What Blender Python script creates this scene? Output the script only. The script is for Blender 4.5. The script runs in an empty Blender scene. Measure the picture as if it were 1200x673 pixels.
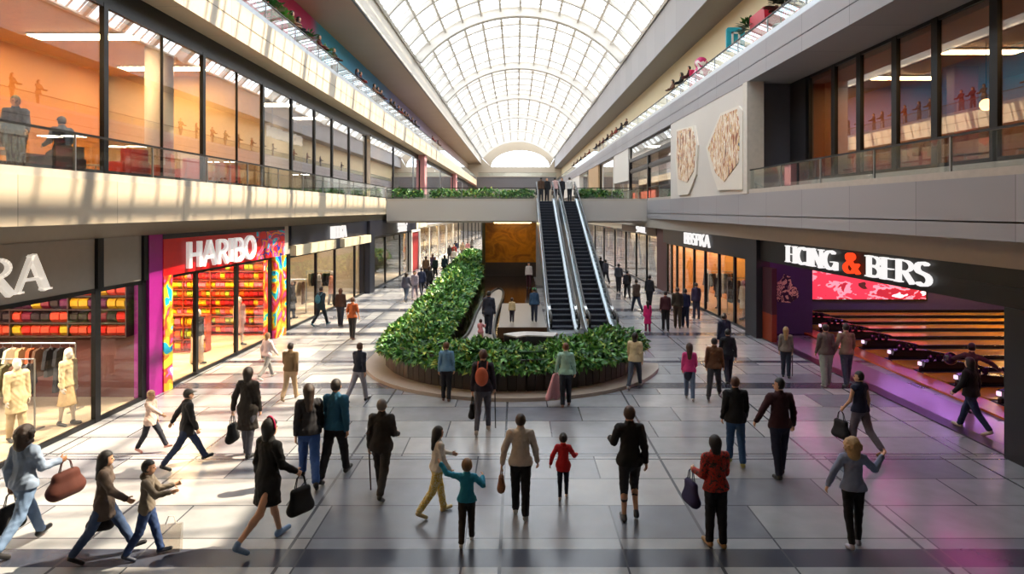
import bpy, math, random
import numpy as np
from mathutils import Vector, Matrix
random.seed(7)
rng = np.random.default_rng(7)
SC = bpy.context.scene
COL = SC.collection
R = math.radians
F = 780.0; VX = 605.5; VY = 246.0; EYE = 5.2

# ---------------- camera, sky, sun, exposure ----------------
cam_d = bpy.data.cameras.new('camera'); cam = bpy.data.objects.new('camera', cam_d); COL.objects.link(cam)
cam.location = (0, 0, EYE); cam.rotation_euler = (R(90), 0, 0)
cam_d.sensor_width = 36; cam_d.lens = F * 36 / 1200
cam_d.shift_x = -(VX - 600) / 1200; cam_d.shift_y = -(336.5 - VY) / 1200
cam_d.clip_end = 600
SC.camera = cam
w = bpy.data.worlds.new('sky'); SC.world = w; w.use_nodes = True
wn = w.node_tree
wn.nodes['Background'].inputs[0].default_value = (.86, .93, 1, 1)
wn.nodes['Background'].inputs[1].default_value = 5.2
sun_d = bpy.data.lights.new('sun', 'SUN'); sun_d.energy = 18; sun_d.angle = R(.7); sun_d.color = (1, .83, .60)
sun = bpy.data.objects.new('sun', sun_d); COL.objects.link(sun)
sun.rotation_euler = Vector((-1, -.42, -1.32)).to_track_quat('-Z', 'Y').to_euler()
SC.view_settings.view_transform = 'Standard'; SC.view_settings.look = 'None'
SC.view_settings.exposure = -0.27; SC.view_settings.gamma = 1
SC.view_settings.use_curve_mapping = False
SC.cycles.max_bounces = 8; SC.cycles.diffuse_bounces = 4; SC.cycles.glossy_bounces = 3
SC.cycles.transparent_max_bounces = 16; SC.cycles.sample_clamp_indirect = 6
SC.cycles.caustics_reflective = False; SC.cycles.caustics_refractive = False

# ---------------- materials ----------------
MATS = {}
def newmat(name):
    m = bpy.data.materials.new(name); m.use_nodes = True
    return m, m.node_tree, m.node_tree.nodes['Principled BSDF']
def hexc(h):
    h = h.lstrip('#'); c = [int(h[i:i+2], 16)/255 for i in (0, 2, 4)]
    return tuple((x/12.92 if x <= .04045 else ((x+.055)/1.055)**2.4) for x in c)
def mat(name, col, rough=.6, metal=0, var=.12, scale=6, bump=0, emit=None, es=1, bscale=40, spec=.5):
    """principled surface with slight procedural tone variation"""
    if name in MATS: return MATS[name]
    if isinstance(col, str): col = hexc(col)
    m, nt, b = newmat(name); N = nt.nodes; L = nt.links
    b.inputs['Roughness'].default_value = rough; b.inputs['Metallic'].default_value = metal
    b.inputs['Specular IOR Level'].default_value = spec
    tc = N.new('ShaderNodeTexCoord')
    no = N.new('ShaderNodeTexNoise'); no.inputs['Scale'].default_value = scale; no.inputs['Detail'].default_value = 3
    L.new(tc.outputs['Object'], no.inputs['Vector'])
    cr = N.new('ShaderNodeMix'); cr.data_type = 'RGBA'
    cr.inputs[6].default_value = (*[c*(1-var) for c in col], 1); cr.inputs[7].default_value = (*[min(1, c*(1+var)) for c in col], 1)
    L.new(no.outputs[0], cr.inputs[0]); L.new(cr.outputs[2], b.inputs['Base Color'])
    if bump:
        n2 = N.new('ShaderNodeTexNoise'); n2.inputs['Scale'].default_value = bscale; L.new(tc.outputs['Object'], n2.inputs['Vector'])
        bp = N.new('ShaderNodeBump'); bp.inputs['Strength'].default_value = bump; bp.inputs['Distance'].default_value = .02
        L.new(n2.outputs[0], bp.inputs['Height']); L.new(bp.outputs[0], b.inputs['Normal'])
    if emit:
        if isinstance(emit, str): emit = hexc(emit)
        b.inputs['Emission Color'].default_value = (*emit, 1); b.inputs['Emission Strength'].default_value = es
    MATS[name] = m; return m
def ramp(nt, stops, mode='LINEAR'):
    r = nt.nodes.new('ShaderNodeValToRGB'); r.color_ramp.interpolation = mode
    e = r.color_ramp.elements
    while len(e) < len(stops): e.new(.5)
    for el, (p, c) in zip(e, stops):
        el.position = p; c = hexc(c) if isinstance(c, str) else c; el.color = (*c, 1)
    return r
def math_n(nt, op, a, b=None, c=None):
    n = nt.nodes.new('ShaderNodeMath'); n.operation = op
    for i, v in enumerate((a, b, c)):
        if v is None: continue
        if isinstance(v, (int, float)): n.inputs[i].default_value = v
        else: nt.links.new(v, n.inputs[i])
    return n.outputs[0]
def glass(name, tint=(1, 1, 1), ior=1.5, refl=(1, 1, 1), rough=0.0, boost=1.0, add=0.0):
    if name in MATS: return MATS[name]
    m, nt, b = newmat(name); nt.nodes.remove(b)
    out = nt.nodes['Material Output']
    t = nt.nodes.new('ShaderNodeBsdfTransparent'); t.inputs[0].default_value = (*tint, 1)
    g = nt.nodes.new('ShaderNodeBsdfGlossy'); g.inputs[0].default_value = (*refl, 1); g.inputs['Roughness'].default_value = rough
    fr = nt.nodes.new('ShaderNodeFresnel'); ge = nt.nodes.new('ShaderNodeNewGeometry')
    e_ = math_n(nt, 'MULTIPLY_ADD', ge.outputs['Backfacing'], -2.0, 1.0); nt.links.new(math_n(nt, 'POWER', ior, e_), fr.inputs[0])
    f = math_n(nt, 'MULTIPLY_ADD', fr.outputs[0], boost, add)
    f = math_n(nt, 'MINIMUM', f, .9)
    mx = nt.nodes.new('ShaderNodeMixShader'); nt.links.new(f, mx.inputs[0])
    nt.links.new(t.outputs[0], mx.inputs[1]); nt.links.new(g.outputs[0], mx.inputs[2]); nt.links.new(mx.outputs[0], out.inputs[0])
    MATS[name] = m; return m
def paint(name, stops, scale=(1, 1, 1), rough=.5, kind='noise', mode='CONSTANT', detail=2, distort=1.5, emit=0):
    """irregular patches of several pigments"""
    if name in MATS: return MATS[name]
    m, nt, b = newmat(name); N = nt.nodes; L = nt.links
    tc = N.new('ShaderNodeTexCoord'); mp = N.new('ShaderNodeMapping'); mp.inputs['Scale'].default_value = scale
    L.new(tc.outputs['Object'], mp.inputs[0])
    if kind == 'noise':
        n = N.new('ShaderNodeTexNoise'); n.inputs['Scale'].default_value = 1; n.inputs['Detail'].default_value = detail
        n.inputs['Distortion'].default_value = distort; o = n.outputs[0]
        L.new(mp.outputs[0], n.inputs['Vector'])
    elif kind == 'cells':
        n = N.new('ShaderNodeTexVoronoi'); n.inputs['Scale'].default_value = 1; L.new(mp.outputs[0], n.inputs['Vector'])
        s = N.new('ShaderNodeSeparateColor'); L.new(n.outputs['Color'], s.inputs[0]); o = s.outputs[0]
    r = ramp(nt, stops, mode); L.new(o, r.inputs[0]); L.new(r.outputs[0], b.inputs['Base Color'])
    b.inputs['Roughness'].default_value = rough
    if emit:
        L.new(r.outputs[0], b.inputs['Emission Color']); b.inputs['Emission Strength'].default_value = emit
    MATS[name] = m; return m
def emitter(name, col, s):
    if name in MATS: return MATS[name]
    m, nt, b = newmat(name); nt.nodes.remove(b)
    e = nt.nodes.new('ShaderNodeEmission'); e.inputs[0].default_value = (*(hexc(col) if isinstance(col, str) else col), 1); e.inputs[1].default_value = s
    nt.links.new(e.outputs[0], nt.nodes['Material Output'].inputs[0])
    MATS[name] = m; return m

def floor_material():
    m, nt, b = newmat('stone_floor'); N = nt.nodes; L = nt.links
    g = N.new('ShaderNodeNewGeometry'); s = N.new('ShaderNodeSeparateXYZ'); L.new(g.outputs['Position'], s.inputs[0])
    x, y = s.outputs[0], s.outputs[1]
    ROW, W = 1.17, 2.43
    ry = math_n(nt, 'DIVIDE', y, ROW); iy = math_n(nt, 'FLOOR', ry); fy = math_n(nt, 'FRACT', ry)
    wn_ = N.new('ShaderNodeTexWhiteNoise'); wn_.noise_dimensions = '1D'; L.new(iy, wn_.inputs['W'])
    off = math_n(nt, 'MULTIPLY', math_n(nt, 'FLOOR', math_n(nt, 'MULTIPLY', wn_.outputs[0], 2.99)), .3333)
    rx = math_n(nt, 'ADD', math_n(nt, 'DIVIDE', x, W), off); ix = math_n(nt, 'FLOOR', rx); fx = math_n(nt, 'FRACT', rx)
    cv = N.new('ShaderNodeCombineXYZ'); L.new(ix, cv.inputs[0]); L.new(iy, cv.inputs[1])
    w2 = N.new('ShaderNodeTexWhiteNoise'); w2.noise_dimensions = '2D'; L.new(cv.outputs[0], w2.inputs['Vector'])
    tone = ramp(nt, [(0, '#767982'), (.14, '#8d8e93'), (.40, '#989a9d'), (.68, '#a5a4a5'), (.88, '#82848c')], 'CONSTANT')
    L.new(w2.outputs[0], tone.inputs[0])
    # clouding of the stone
    no = N.new('ShaderNodeTexNoise'); no.inputs['Scale'].default_value = 2.5; no.inputs['Detail'].default_value = 6
    L.new(g.outputs['Position'], no.inputs['Vector'])
    mx = N.new('ShaderNodeMix'); mx.data_type = 'RGBA'; mx.blend_type = 'MULTIPLY'; mx.inputs[0].default_value = .35
    L.new(tone.outputs[0], mx.inputs[6])
    r2 = ramp(nt, [(.3, (.6, .6, .6)), (.7, (1, 1, 1))]); L.new(no.outputs[0], r2.inputs[0]); L.new(r2.outputs[0], mx.inputs[7])
    # joints
    def near(v, t0): # 1 inside the joint
        a = math_n(nt, 'LESS_THAN', v, t0); c = math_n(nt, 'GREATER_THAN', v, 1-t0); return math_n(nt, 'MAXIMUM', a, c)
    j = math_n(nt, 'MAXIMUM', near(fx, .006), near(fy, .013))
    # long expansion joints
    fxx = math_n(nt, 'FRACT', math_n(nt, 'DIVIDE', math_n(nt, 'ADD', x, .25), 3.24)); j2 = near(fxx, .008)
    j = math_n(nt, 'MAXIMUM', j, j2)
    # dark cross bands of inlaid stone
    band = None
    for (a0, a1) in ((9.68, 10.2), (13.85, 13.9), (14.15, 14.2), (19.35, 20.0), (22.6, 22.95), (27.5, 28.2), (34, 35), (44, 45.5), (58, 60)):
        q = math_n(nt, 'MULTIPLY', math_n(nt, 'GREATER_THAN', y, a0), math_n(nt, 'LESS_THAN', y, a1))
        band = q if band is None else math_n(nt, 'MAXIMUM', band, q)
    m1 = N.new('ShaderNodeMix'); m1.data_type = 'RGBA'; L.new(band, m1.inputs[0]); L.new(mx.outputs[2], m1.inputs[6]); m1.inputs[7].default_value = (*hexc('#3a3e4b'), 1)
    m2 = N.new('ShaderNodeMix'); m2.data_type = 'RGBA'; L.new(j, m2.inputs[0]); L.new(m1.outputs[2], m2.inputs[6]); m2.inputs[7].default_value = (*hexc('#4b4d54'), 1)
    L.new(m2.outputs[2], b.inputs['Base Color'])
    rr = math_n(nt, 'MULTIPLY_ADD', no.outputs[0], .18, .14); L.new(rr, b.inputs['Roughness'])
    b.inputs['Specular IOR Level'].default_value = .55
    MATS['floor'] = m; return m
def panel_material(name, col, rough=.55, pw=3.0, ph=4.0, var=.06):
    """large cladding panels with thin joints (world Y and Z)"""
    m, nt, b = newmat(name); N = nt.nodes; L = nt.links
    g = N.new('ShaderNodeNewGeometry'); s = N.new('ShaderNodeSeparateXYZ'); L.new(g.outputs['Position'], s.inputs[0])
    fy = math_n(nt, 'FRACT', math_n(nt, 'DIVIDE', s.outputs[1], pw)); iy = math_n(nt, 'FLOOR', math_n(nt, 'DIVIDE', s.outputs[1], pw))
    w_ = N.new('ShaderNodeTexWhiteNoise'); w_.noise_dimensions = '1D'; L.new(iy, w_.inputs['W'])
    col = hexc(col) if isinstance(col, str) else col
    mx = N.new('ShaderNodeMix'); mx.data_type = 'RGBA'; L.new(w_.outputs[0], mx.inputs[0])
    mx.inputs[6].default_value = (*[c*(1-var) for c in col], 1); mx.inputs[7].default_value = (*[min(1, c*(1+var)) for c in col], 1)
    j = math_n(nt, 'LESS_THAN', fy, .006)
    m2 = N.new('ShaderNodeMix'); m2.data_type = 'RGBA'; L.new(j, m2.inputs[0]); L.new(mx.outputs[2], m2.inputs[6]); m2.inputs[7].default_value = (*[c*.45 for c in col], 1)
    L.new(m2.outputs[2], b.inputs['Base Color']); b.inputs['Roughness'].default_value = rough
    MATS[name] = m; return m
def merch(name, stops, sx, sy, sz, rough=.6, emit=0):
    return paint(name, stops, (sx, sy, sz), rough, 'cells', 'CONSTANT', emit=emit)

floor_material()
cream = panel_material('cream_cladding', '#c4b5a0', .5)
creamr = panel_material('shaded_cladding', '#989699', .55)  # right-hand cladding; the dimness of that side is put into this darker colour
white = mat('white_paint', '#d8d4cd', .6, var=.03)
soffit = mat('soffit_plaster', '#a79f94', .7, var=.05)
bronze = mat('bronze_soffit', '#8a7763', .45, .2, var=.15, scale=.3)
steel = mat('brushed_steel', '#a9adb3', .28, .9, var=.08)
darkm = mat('black_metal', '#111216', .35, .3, var=.2)
blackp = mat('black_fascia', '#0b0c12', .4, var=.2)
navyp = mat('navy_fascia', '#0a1020', .4, var=.2)
rubber = mat('black_rubber', '#0c0c0e', .45)
shopglass = glass('shop_glass', (.97, .96, .94), 1.4)
upglass = glass('gallery_glass', (.95, .92, .88), 1.5, boost=2.0, add=.04)
upglassr = glass('gallery_glass_dark', (.78, .72, .66), 1.5, boost=2.2, add=.05)
railglass = glass('rail_glass', (.90, .95, .95), 1.45, add=.02)
roofglass = glass('roof_glass', (.96, .98, 1), 1.3)

# ---------------- mesh helpers ----------------
class MB:
    def __init__(s): s.v = []; s.f = []; s.mi = []; s.m = 0
    def add(s, vs, fs):
        n = len(s.v); s.v += [tuple(v) for v in vs]; s.f += [tuple(i+n for i in f) for f in fs]; s.mi += [s.m]*len(fs); return s
    def hexa(s, p): # 8 points: bottom 4 ccw, top 4
        return s.add(p, [(3, 2, 1, 0), (4, 5, 6, 7), (0, 1, 5, 4), (1, 2, 6, 5), (2, 3, 7, 6), (3, 0, 4, 7)])
    def box(s, x0, x1, y0, y1, z0, z1):
        return s.hexa([(x0, y0, z0), (x1, y0, z0), (x1, y1, z0), (x0, y1, z0), (x0, y0, z1), (x1, y0, z1), (x1, y1, z1), (x0, y1, z1)])
    def wbox(s, side, y0, y1, o0, o1, z0, z1): # box following the slanted shop line
        P = lambda y, o: (side*(wl(y)+o), y)
        a, b_, c, d = P(y0, o0), P(y1, o0), P(y1, o1), P(y0, o1)
        q = [a, b_, c, d] if side < 0 else [d, c, b_, a]
        return s.hexa([(*p, z0) for p in q] + [(*p, z1) for p in q])
    def prism(s, poly, axis, a0, a1): # poly 2D, extruded along axis
        n = len(poly)
        def P(p, a): return {'x': (a, p[0], p[1]), 'y': (p[0], a, p[1]), 'z': (p[0], p[1], a)}[axis]
        vs = [P(p, a0) for p in poly] + [P(p, a1) for p in poly]
        return s.add(vs, [tuple(range(n))[::-1], tuple(range(n, 2*n))] + [(i, (i+1) % n, n+(i+1) % n, n+i) for i in range(n)])
    def tube(s, pts, r, n=8, cap=True):
        pts = [Vector(p) for p in pts]; rs = r if isinstance(r, (list, tuple)) else [r]*len(pts)
        rings = []; up = Vector((0, 0, 1)); base = len(s.v); vs = []
        for i, p in enumerate(pts):
            t = (pts[min(i+1, len(pts)-1)] - pts[max(i-1, 0)]).normalized()
            u = t.cross(up)
            if u.length < .05: u = t.cross(Vector((1, 0, 0)))
            u.normalize(); v = u.cross(t)
            for k in range(n):
                a = 2*math.pi*k/n; vs.append(p + (u*math.cos(a)+v*math.sin(a))*rs[i])
        fs = [(i*n+k, i*n+(k+1) % n, (i+1)*n+(k+1) % n, (i+1)*n+k) for i in range(len(pts)-1) for k in range(n)]
        if cap: fs += [tuple(range(n))[::-1], tuple((len(pts)-1)*n+k for k in range(n))]
        return s.add(vs, fs)
    def lathe(s, prof, c=(0, 0, 0), n=16): # prof [(r,z)]
        vs = [(c[0]+r*math.cos(2*math.pi*k/n), c[1]+r*math.sin(2*math.pi*k/n), c[2]+z) for r, z in prof for k in range(n)]
        fs = [(i*n+k, i*n+(k+1) % n, (i+1)*n+(k+1) % n, (i+1)*n+k) for i in range(len(prof)-1) for k in range(n)]
        fs += [tuple(range(n))[::-1], tuple((len(prof)-1)*n+k for k in range(n))]
        return s.add(vs, fs)
    def ball(s, c, r, n=10, m=7):
        if not isinstance(r, (tuple, list)): r = (r, r, r)
        vs = []; fs = []
        for i in range(1, m):
            for k in range(n):
                a = math.pi*i/m; b_ = 2*math.pi*k/n
                vs.append((c[0]+r[0]*math.sin(a)*math.cos(b_), c[1]+r[1]*math.sin(a)*math.sin(b_), c[2]+r[2]*math.cos(a)))
        t = len(vs); vs += [(c[0], c[1], c[2]+r[2]), (c[0], c[1], c[2]-r[2])]
        fs = [((i)*n+k, (i+1)*n+k, (i+1)*n+(k+1) % n, i*n+(k+1) % n) for i in range(m-2) for k in range(n)]
        fs += [(t, k, (k+1) % n) for k in range(n)] + [(t+1, (m-2)*n+(k+1) % n, (m-2)*n+k) for k in range(n)]
        return s.add(vs, fs)
    def build(s, name, m, parent=None, smooth=False, local=False):
        me = bpy.data.meshes.new(name); me.from_pydata(s.v, [], s.f); 
        ms = m if isinstance(m, (list, tuple)) else [m]
        for q in ms: me.materials.append(q)
        if len(ms) > 1: me.polygons.foreach_set('material_index', s.mi)
        if smooth: me.polygons.foreach_set('use_smooth', [True]*len(me.polygons))
        me.update()
        return link(name, me, parent, local)
def wl(y): return 10.83 - .0333*y
def link(name, me, parent=None, local=False):
    o = bpy.data.objects.new(name, me); COL.objects.link(o)
    if parent is not None:
        o.parent = parent
        if not local: o.matrix_parent_inverse = pmat(parent).inverted()
    return o
def pmat(o):
    m = Matrix.Translation(o.location) @ o.rotation_euler.to_matrix().to_4x4()
    if o.parent is not None: m = pmat(o.parent) @ o.matrix_parent_inverse @ m
    return m
def empty(name, loc=(0, 0, 0), rz=0, **k):
    o = bpy.data.objects.new(name, None); COL.objects.link(o); o.location = loc; o.rotation_euler = (0, 0, rz); o.empty_display_size = .2
    return tag(o, **k)
def tag(o, label=None, cat=None, group=None, kind=None):
    if label: o['label'] = label
    if cat: o['category'] = cat
    if group: o['group'] = group
    if kind: o['kind'] = kind
    return o
KIDS = {}
def copy_tree(o, loc=None, rz=None, label=None, group=None, parent=None):
    c = o.copy(); COL.objects.link(c)
    if loc is not None: c.location = loc
    if rz is not None: c.rotation_euler = (0, 0, rz)
    if parent is not None: c.parent = parent; c.matrix_parent_inverse = o.matrix_parent_inverse.copy()
    if label: c['label'] = label
    if group: c['group'] = group
    for ch in list(o.children): copy_tree(ch, parent=c)
    return c
def struct(name, mb, m, parent=None, smooth=False):
    o = mb.build(name, m, parent, smooth)
    if parent is None: o['kind'] = 'structure'
    return o
def GP(x, y): # floor point seen at a pixel of the photograph
    D = F*EYE/(y-VY); return ((x-VX)*D/F, D)

# ---------------- structure: floor, slabs, walls ----------------
Y0, YE = -12, 165
struct('floor', MB().box(-24, 34, Y0, 200, -.3, 0), MATS['floor'])
# upper gallery slabs
struct('floor_gallery_left', MB().box(-19, -9, Y0, YE, 4.9, 5.84), cream)
struct('floor_gallery_right', MB().box(9, 20, Y0, YE, 4.62, 5.84), creamr)
struct('floor_upper_left', MB().box(-19, -9, Y0, YE, 10.7, 11.9), cream)
struct('floor_upper_right', MB().box(9, 20, Y0, YE, 10.2, 11.4), creamr)
struct('trim_1', MB().box(-9.04, -9, Y0, YE, 11.28, 11.31), darkm)
struct('trim_2', MB().box(9, 9.04, Y0, YE, 10.72, 10.75), darkm)
struct('trim_3', MB().box(9, 9.03, Y0, YE, 4.95, 4.98), soffit)
# bulkheads over the shops (ground)
struct('ceiling_bulkhead_left', MB().wbox(-1, Y0, YE, 0, .6, 4.5, 4.9), soffit)
b = MB().hexa([(9.05, Y0, 4.3), (wl(Y0)+.5, Y0, 4.3), (wl(28)+.5, 28, 4.3), (9.05, 28, 4.3), (9.05, Y0, 4.62), (wl(Y0)+.5, Y0, 4.62), (wl(28)+.5, 28, 4.62), (9.05, 28, 4.62)])
struct('ceiling_bulkhead_right', MB().wbox(1, Y0, YE, -.3, .6, 4.0, 4.62), soffit)
# dark bulkheads above gallery windows
struct('ceiling_gallery_left', MB().box(-10.4, -9.84, Y0, YE, 10.14, 10.7), darkm)
# roof slabs and curbs
struct('ceiling_upper_left', MB().box(-19, -8.8, Y0, YE, 16.5, 18.27), bronze)
struct('ceiling_upper_right', MB().box(9.4, 20, Y0, YE, 15.5, 18.27), mat('right_soffit', '#857f7b', .6, var=.08))
struct('trim_4', MB().box(-8.82, -8.76, Y0, YE, 16.5, 18.3), mat('white_curb', '#dcd5ca', .5, var=.03))
struct('trim_5', MB().box(9.34, 9.42, Y0, YE, 15.5, 18.3), creamr)
struct('trim_6', MB().box(-8.86, -8.72, Y0, YE, 16.42, 16.52), darkm)
# upper storey walls, painted in big fields
def wall_paint(name, stops, y0, y1):
    m, nt, b_ = newmat(name); g = nt.nodes.new('ShaderNodeNewGeometry'); s = nt.nodes.new('ShaderNodeSeparateXYZ')
    nt.links.new(g.outputs['Position'], s.inputs[0])
    u = math_n(nt, 'DIVIDE', math_n(nt, 'SUBTRACT', s.outputs[1], y0), y1-y0)
    r = ramp(nt, stops, 'EASE'); nt.links.new(u, r.inputs[0]); nt.links.new(r.outputs[0], b_.inputs['Base Color'])
    b_.inputs['Roughness'].default_value = .5; return m
lw = wall_paint('left_wall_paint', [(0, '#b01622'), (.16, '#d2203a'), (.20, '#c81a5a'), (.235, '#c01a6a'), (.245, '#2fa0c4'), (.33, '#2a7fb0'), (.42, '#8b86b8'), (.7, '#c9a9a9'), (1, '#c9b9a9')], 0, 165)
struct('wall_upper_left', MB().box(-12.3, -12, Y0, YE, 11.9, 16.5), lw)
struct('wall_upper_right', MB().box(11.1, 11.4, Y0, YE, 11.4, 15.5), mat('yellow_plaster', '#d9c9a2', .6, var=.05, scale=.3))
# outer shell
struct('wall_left', MB().box(-19.3, -19, Y0, YE, 0, 18.27), white)
struct('wall_right', MB().box(34, 34.3, Y0, YE, 0, 18.27), white)
struct('ceiling_right_shell', MB().box(20, 34, Y0, YE, 4.6, 5.8), blackp)
struct('wall_right_shell', MB().box(20, 20.3, Y0, YE, 5.8, 18.27), white)
struct('wall_unseen_front', MB().box(-19, 34, Y0-.4, Y0, 0, 25), white)  # unseen wall behind the camera, added to keep sky light off the floor

# bridge across the hall
br = empty('floor_bridge', (0, 46, 4.4)); br['kind'] = 'structure'
MB().box(-9, 9, 46, 51, 4.42, 5.8).build('deck', panel_material('bridge_cladding', '#b7b1ab', .55, 50), br)
MB().box(-9, 9, 46.1, 50.9, 4.30, 4.42).build('soffit', soffit, br)

# vault
cx, hw, zs, rise = .3, 9.1, 18.27, 4.25
RAD = (hw*hw+rise*rise)/(2*rise); zc = zs+rise-RAD; A0 = math.asin(hw/RAD)
def arcp(t, r): # t -1..1
    a = t*A0; return (cx+r*math.sin(a), zc+r*math.cos(a))
def arch(mb, y, w_, d, n=28, r=RAD):
    for i in range(n):
        t0, t1 = -1+2*i/n, -1+2*(i+1)/n
        a, b_, c, e = arcp(t0, r), arcp(t1, r), arcp(t1, r-d), arcp(t0, r-d)
        P = [a, b_, c, e]
        mb.add([(p[0], y-w_/2, p[1]) for p in P] + [(p[0], y+w_/2, p[1]) for p in P], [(0, 1, 2, 3), (7, 6, 5, 4), (2, 3, 7, 6)[::-1], (0, 1, 5, 4)[::-1]])
vault = empty('ceiling_vault', (0, 70, 18.27)); vault['kind'] = 'structure'
ribm = mat('rib_paint', '#d8d4cd', .5, var=.03)
struct('ceiling_near_blocker', MB().box(-9.2, 9.8, Y0, 13, 18.3, 18.6), white)  # unseen solid roof, added to darken the floor near the camera
y = -6.0
ys_major = [15+21*k for k in range(0, 8)]
for y in ys_major:
    q = MB(); arch(q, y, .7, .8); q.build('arch_rib', ribm, vault)
for y in ys_major:
    for k in range(1, 5):
        q = MB(); arch(q, y+4.2*k, .34, .3, 24); 
        if y+4.2*k < YE: q.build('secondary_rib', ribm, vault)
q = MB(); yy = 13.5
while yy < YE:
    arch(q, yy, .09, .10, 20); yy += 1.05
q.build('glazing_bars', ribm, vault)
for i in range(13):
    t = -1+2*i/12; a = t*A0
    x0, z0 = arcp(t, RAD+.05); x1, z1 = arcp(t, RAD-.32); ux, uz = math.cos(a)*.09, -math.sin(a)*.09
    MB().prism([(x0-ux, z0-uz), (x0+ux, z0+uz), (x1+ux, z1+uz), (x1-ux, z1-uz)], 'y', 13, YE).build('purlin', ribm, vault)
q = MB(); n = 36
for i in range(n):
    a, b_ = arcp(-1+2*i/n, RAD+.02), arcp(-1+2*(i+1)/n, RAD+.02)
    q.add([(a[0], 13, a[1]), (b_[0], 13, b_[1]), (b_[0], YE, b_[1]), (a[0], YE, a[1])], [(0, 1, 2, 3)])
q.build('glazing', roofglass, vault, smooth=True)

# end wall with arched window
def ring_wall():
    q = MB(); n = 32
    for i in range(n):
        t0, t1 = -1+2*i/n, -1+2*(i+1)/n
        o0, o1 = arcp(t0, RAD+.1), arcp(t1, RAD+.1)
        def inn(t): a = math.pi*(1-(t+1)/2); return (.9+7.2*math.cos(a), 15.8+4.1*math.sin(a))
        i0, i1 = inn(t0), inn(t1)
        P = [o0, o1, i1, i0]
        q.add([(p[0], YE-.4, p[1]) for p in P] + [(p[0], YE, p[1]) for p in P], [(0, 1, 2, 3)[::-1], (4, 5, 6, 7), (2, 3, 7, 6)])
    q.add([(-9, YE-.4, 0), (9.6, YE-.4, 0), (9.6, YE-.4, 18.3), (8.1, YE-.4, 15.8), (-6.3, YE-.4, 15.8), (-9, YE-.4, 18.3)], [(0, 1, 2, 3, 4, 5)])
    q.box(-19, -8.6, YE-.3, YE, 0, 18.3); q.box(9.3, 34, YE-.3, YE, 0, 18.3); q.box(-8.6, 9.3, YE-.3, YE, 0, 15.8)
    return q
struct('wall_end', ring_wall(), mat('end_plaster', '#c2b6a4', .6, var=.03))
wi = empty('window_end', (0.9, YE, 15.8)); wi['kind'] = 'structure'
q = MB()
for k in range(-6, 7):
    xx = .9+k*1.05; h = 4.1*math.sqrt(max(0, 1-((k*1.05)/7.2)**2)); q.box(xx-.06, xx+.06, YE-.2, YE, 15.8, 15.8+h)
q.build('mullions', ribm, wi)
q = MB(); q.add([(.9+7.2*math.cos(math.pi*k/24), YE-.1, 15.8+4.1*math.sin(math.pi*k/24)) for k in range(25)], [tuple(range(25))]); q.build('pane', roofglass, wi)
# upper bridge at the far end
struct('floor_upper_bridge', MB().box(-9, 9, 150, 154, 10.0, 12.6), creamr)
# side end caps of the slabs near the camera are covered by the front wall
# ---------------- stroke letters ----------------
def arcpts(cx_, cy_, rx, ry, a0, a1, n=10):
    return [(cx_+rx*math.cos(R(a0+(a1-a0)*i/n)), cy_+ry*math.sin(R(a0+(a1-a0)*i/n))) for i in range(n+1)]
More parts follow.
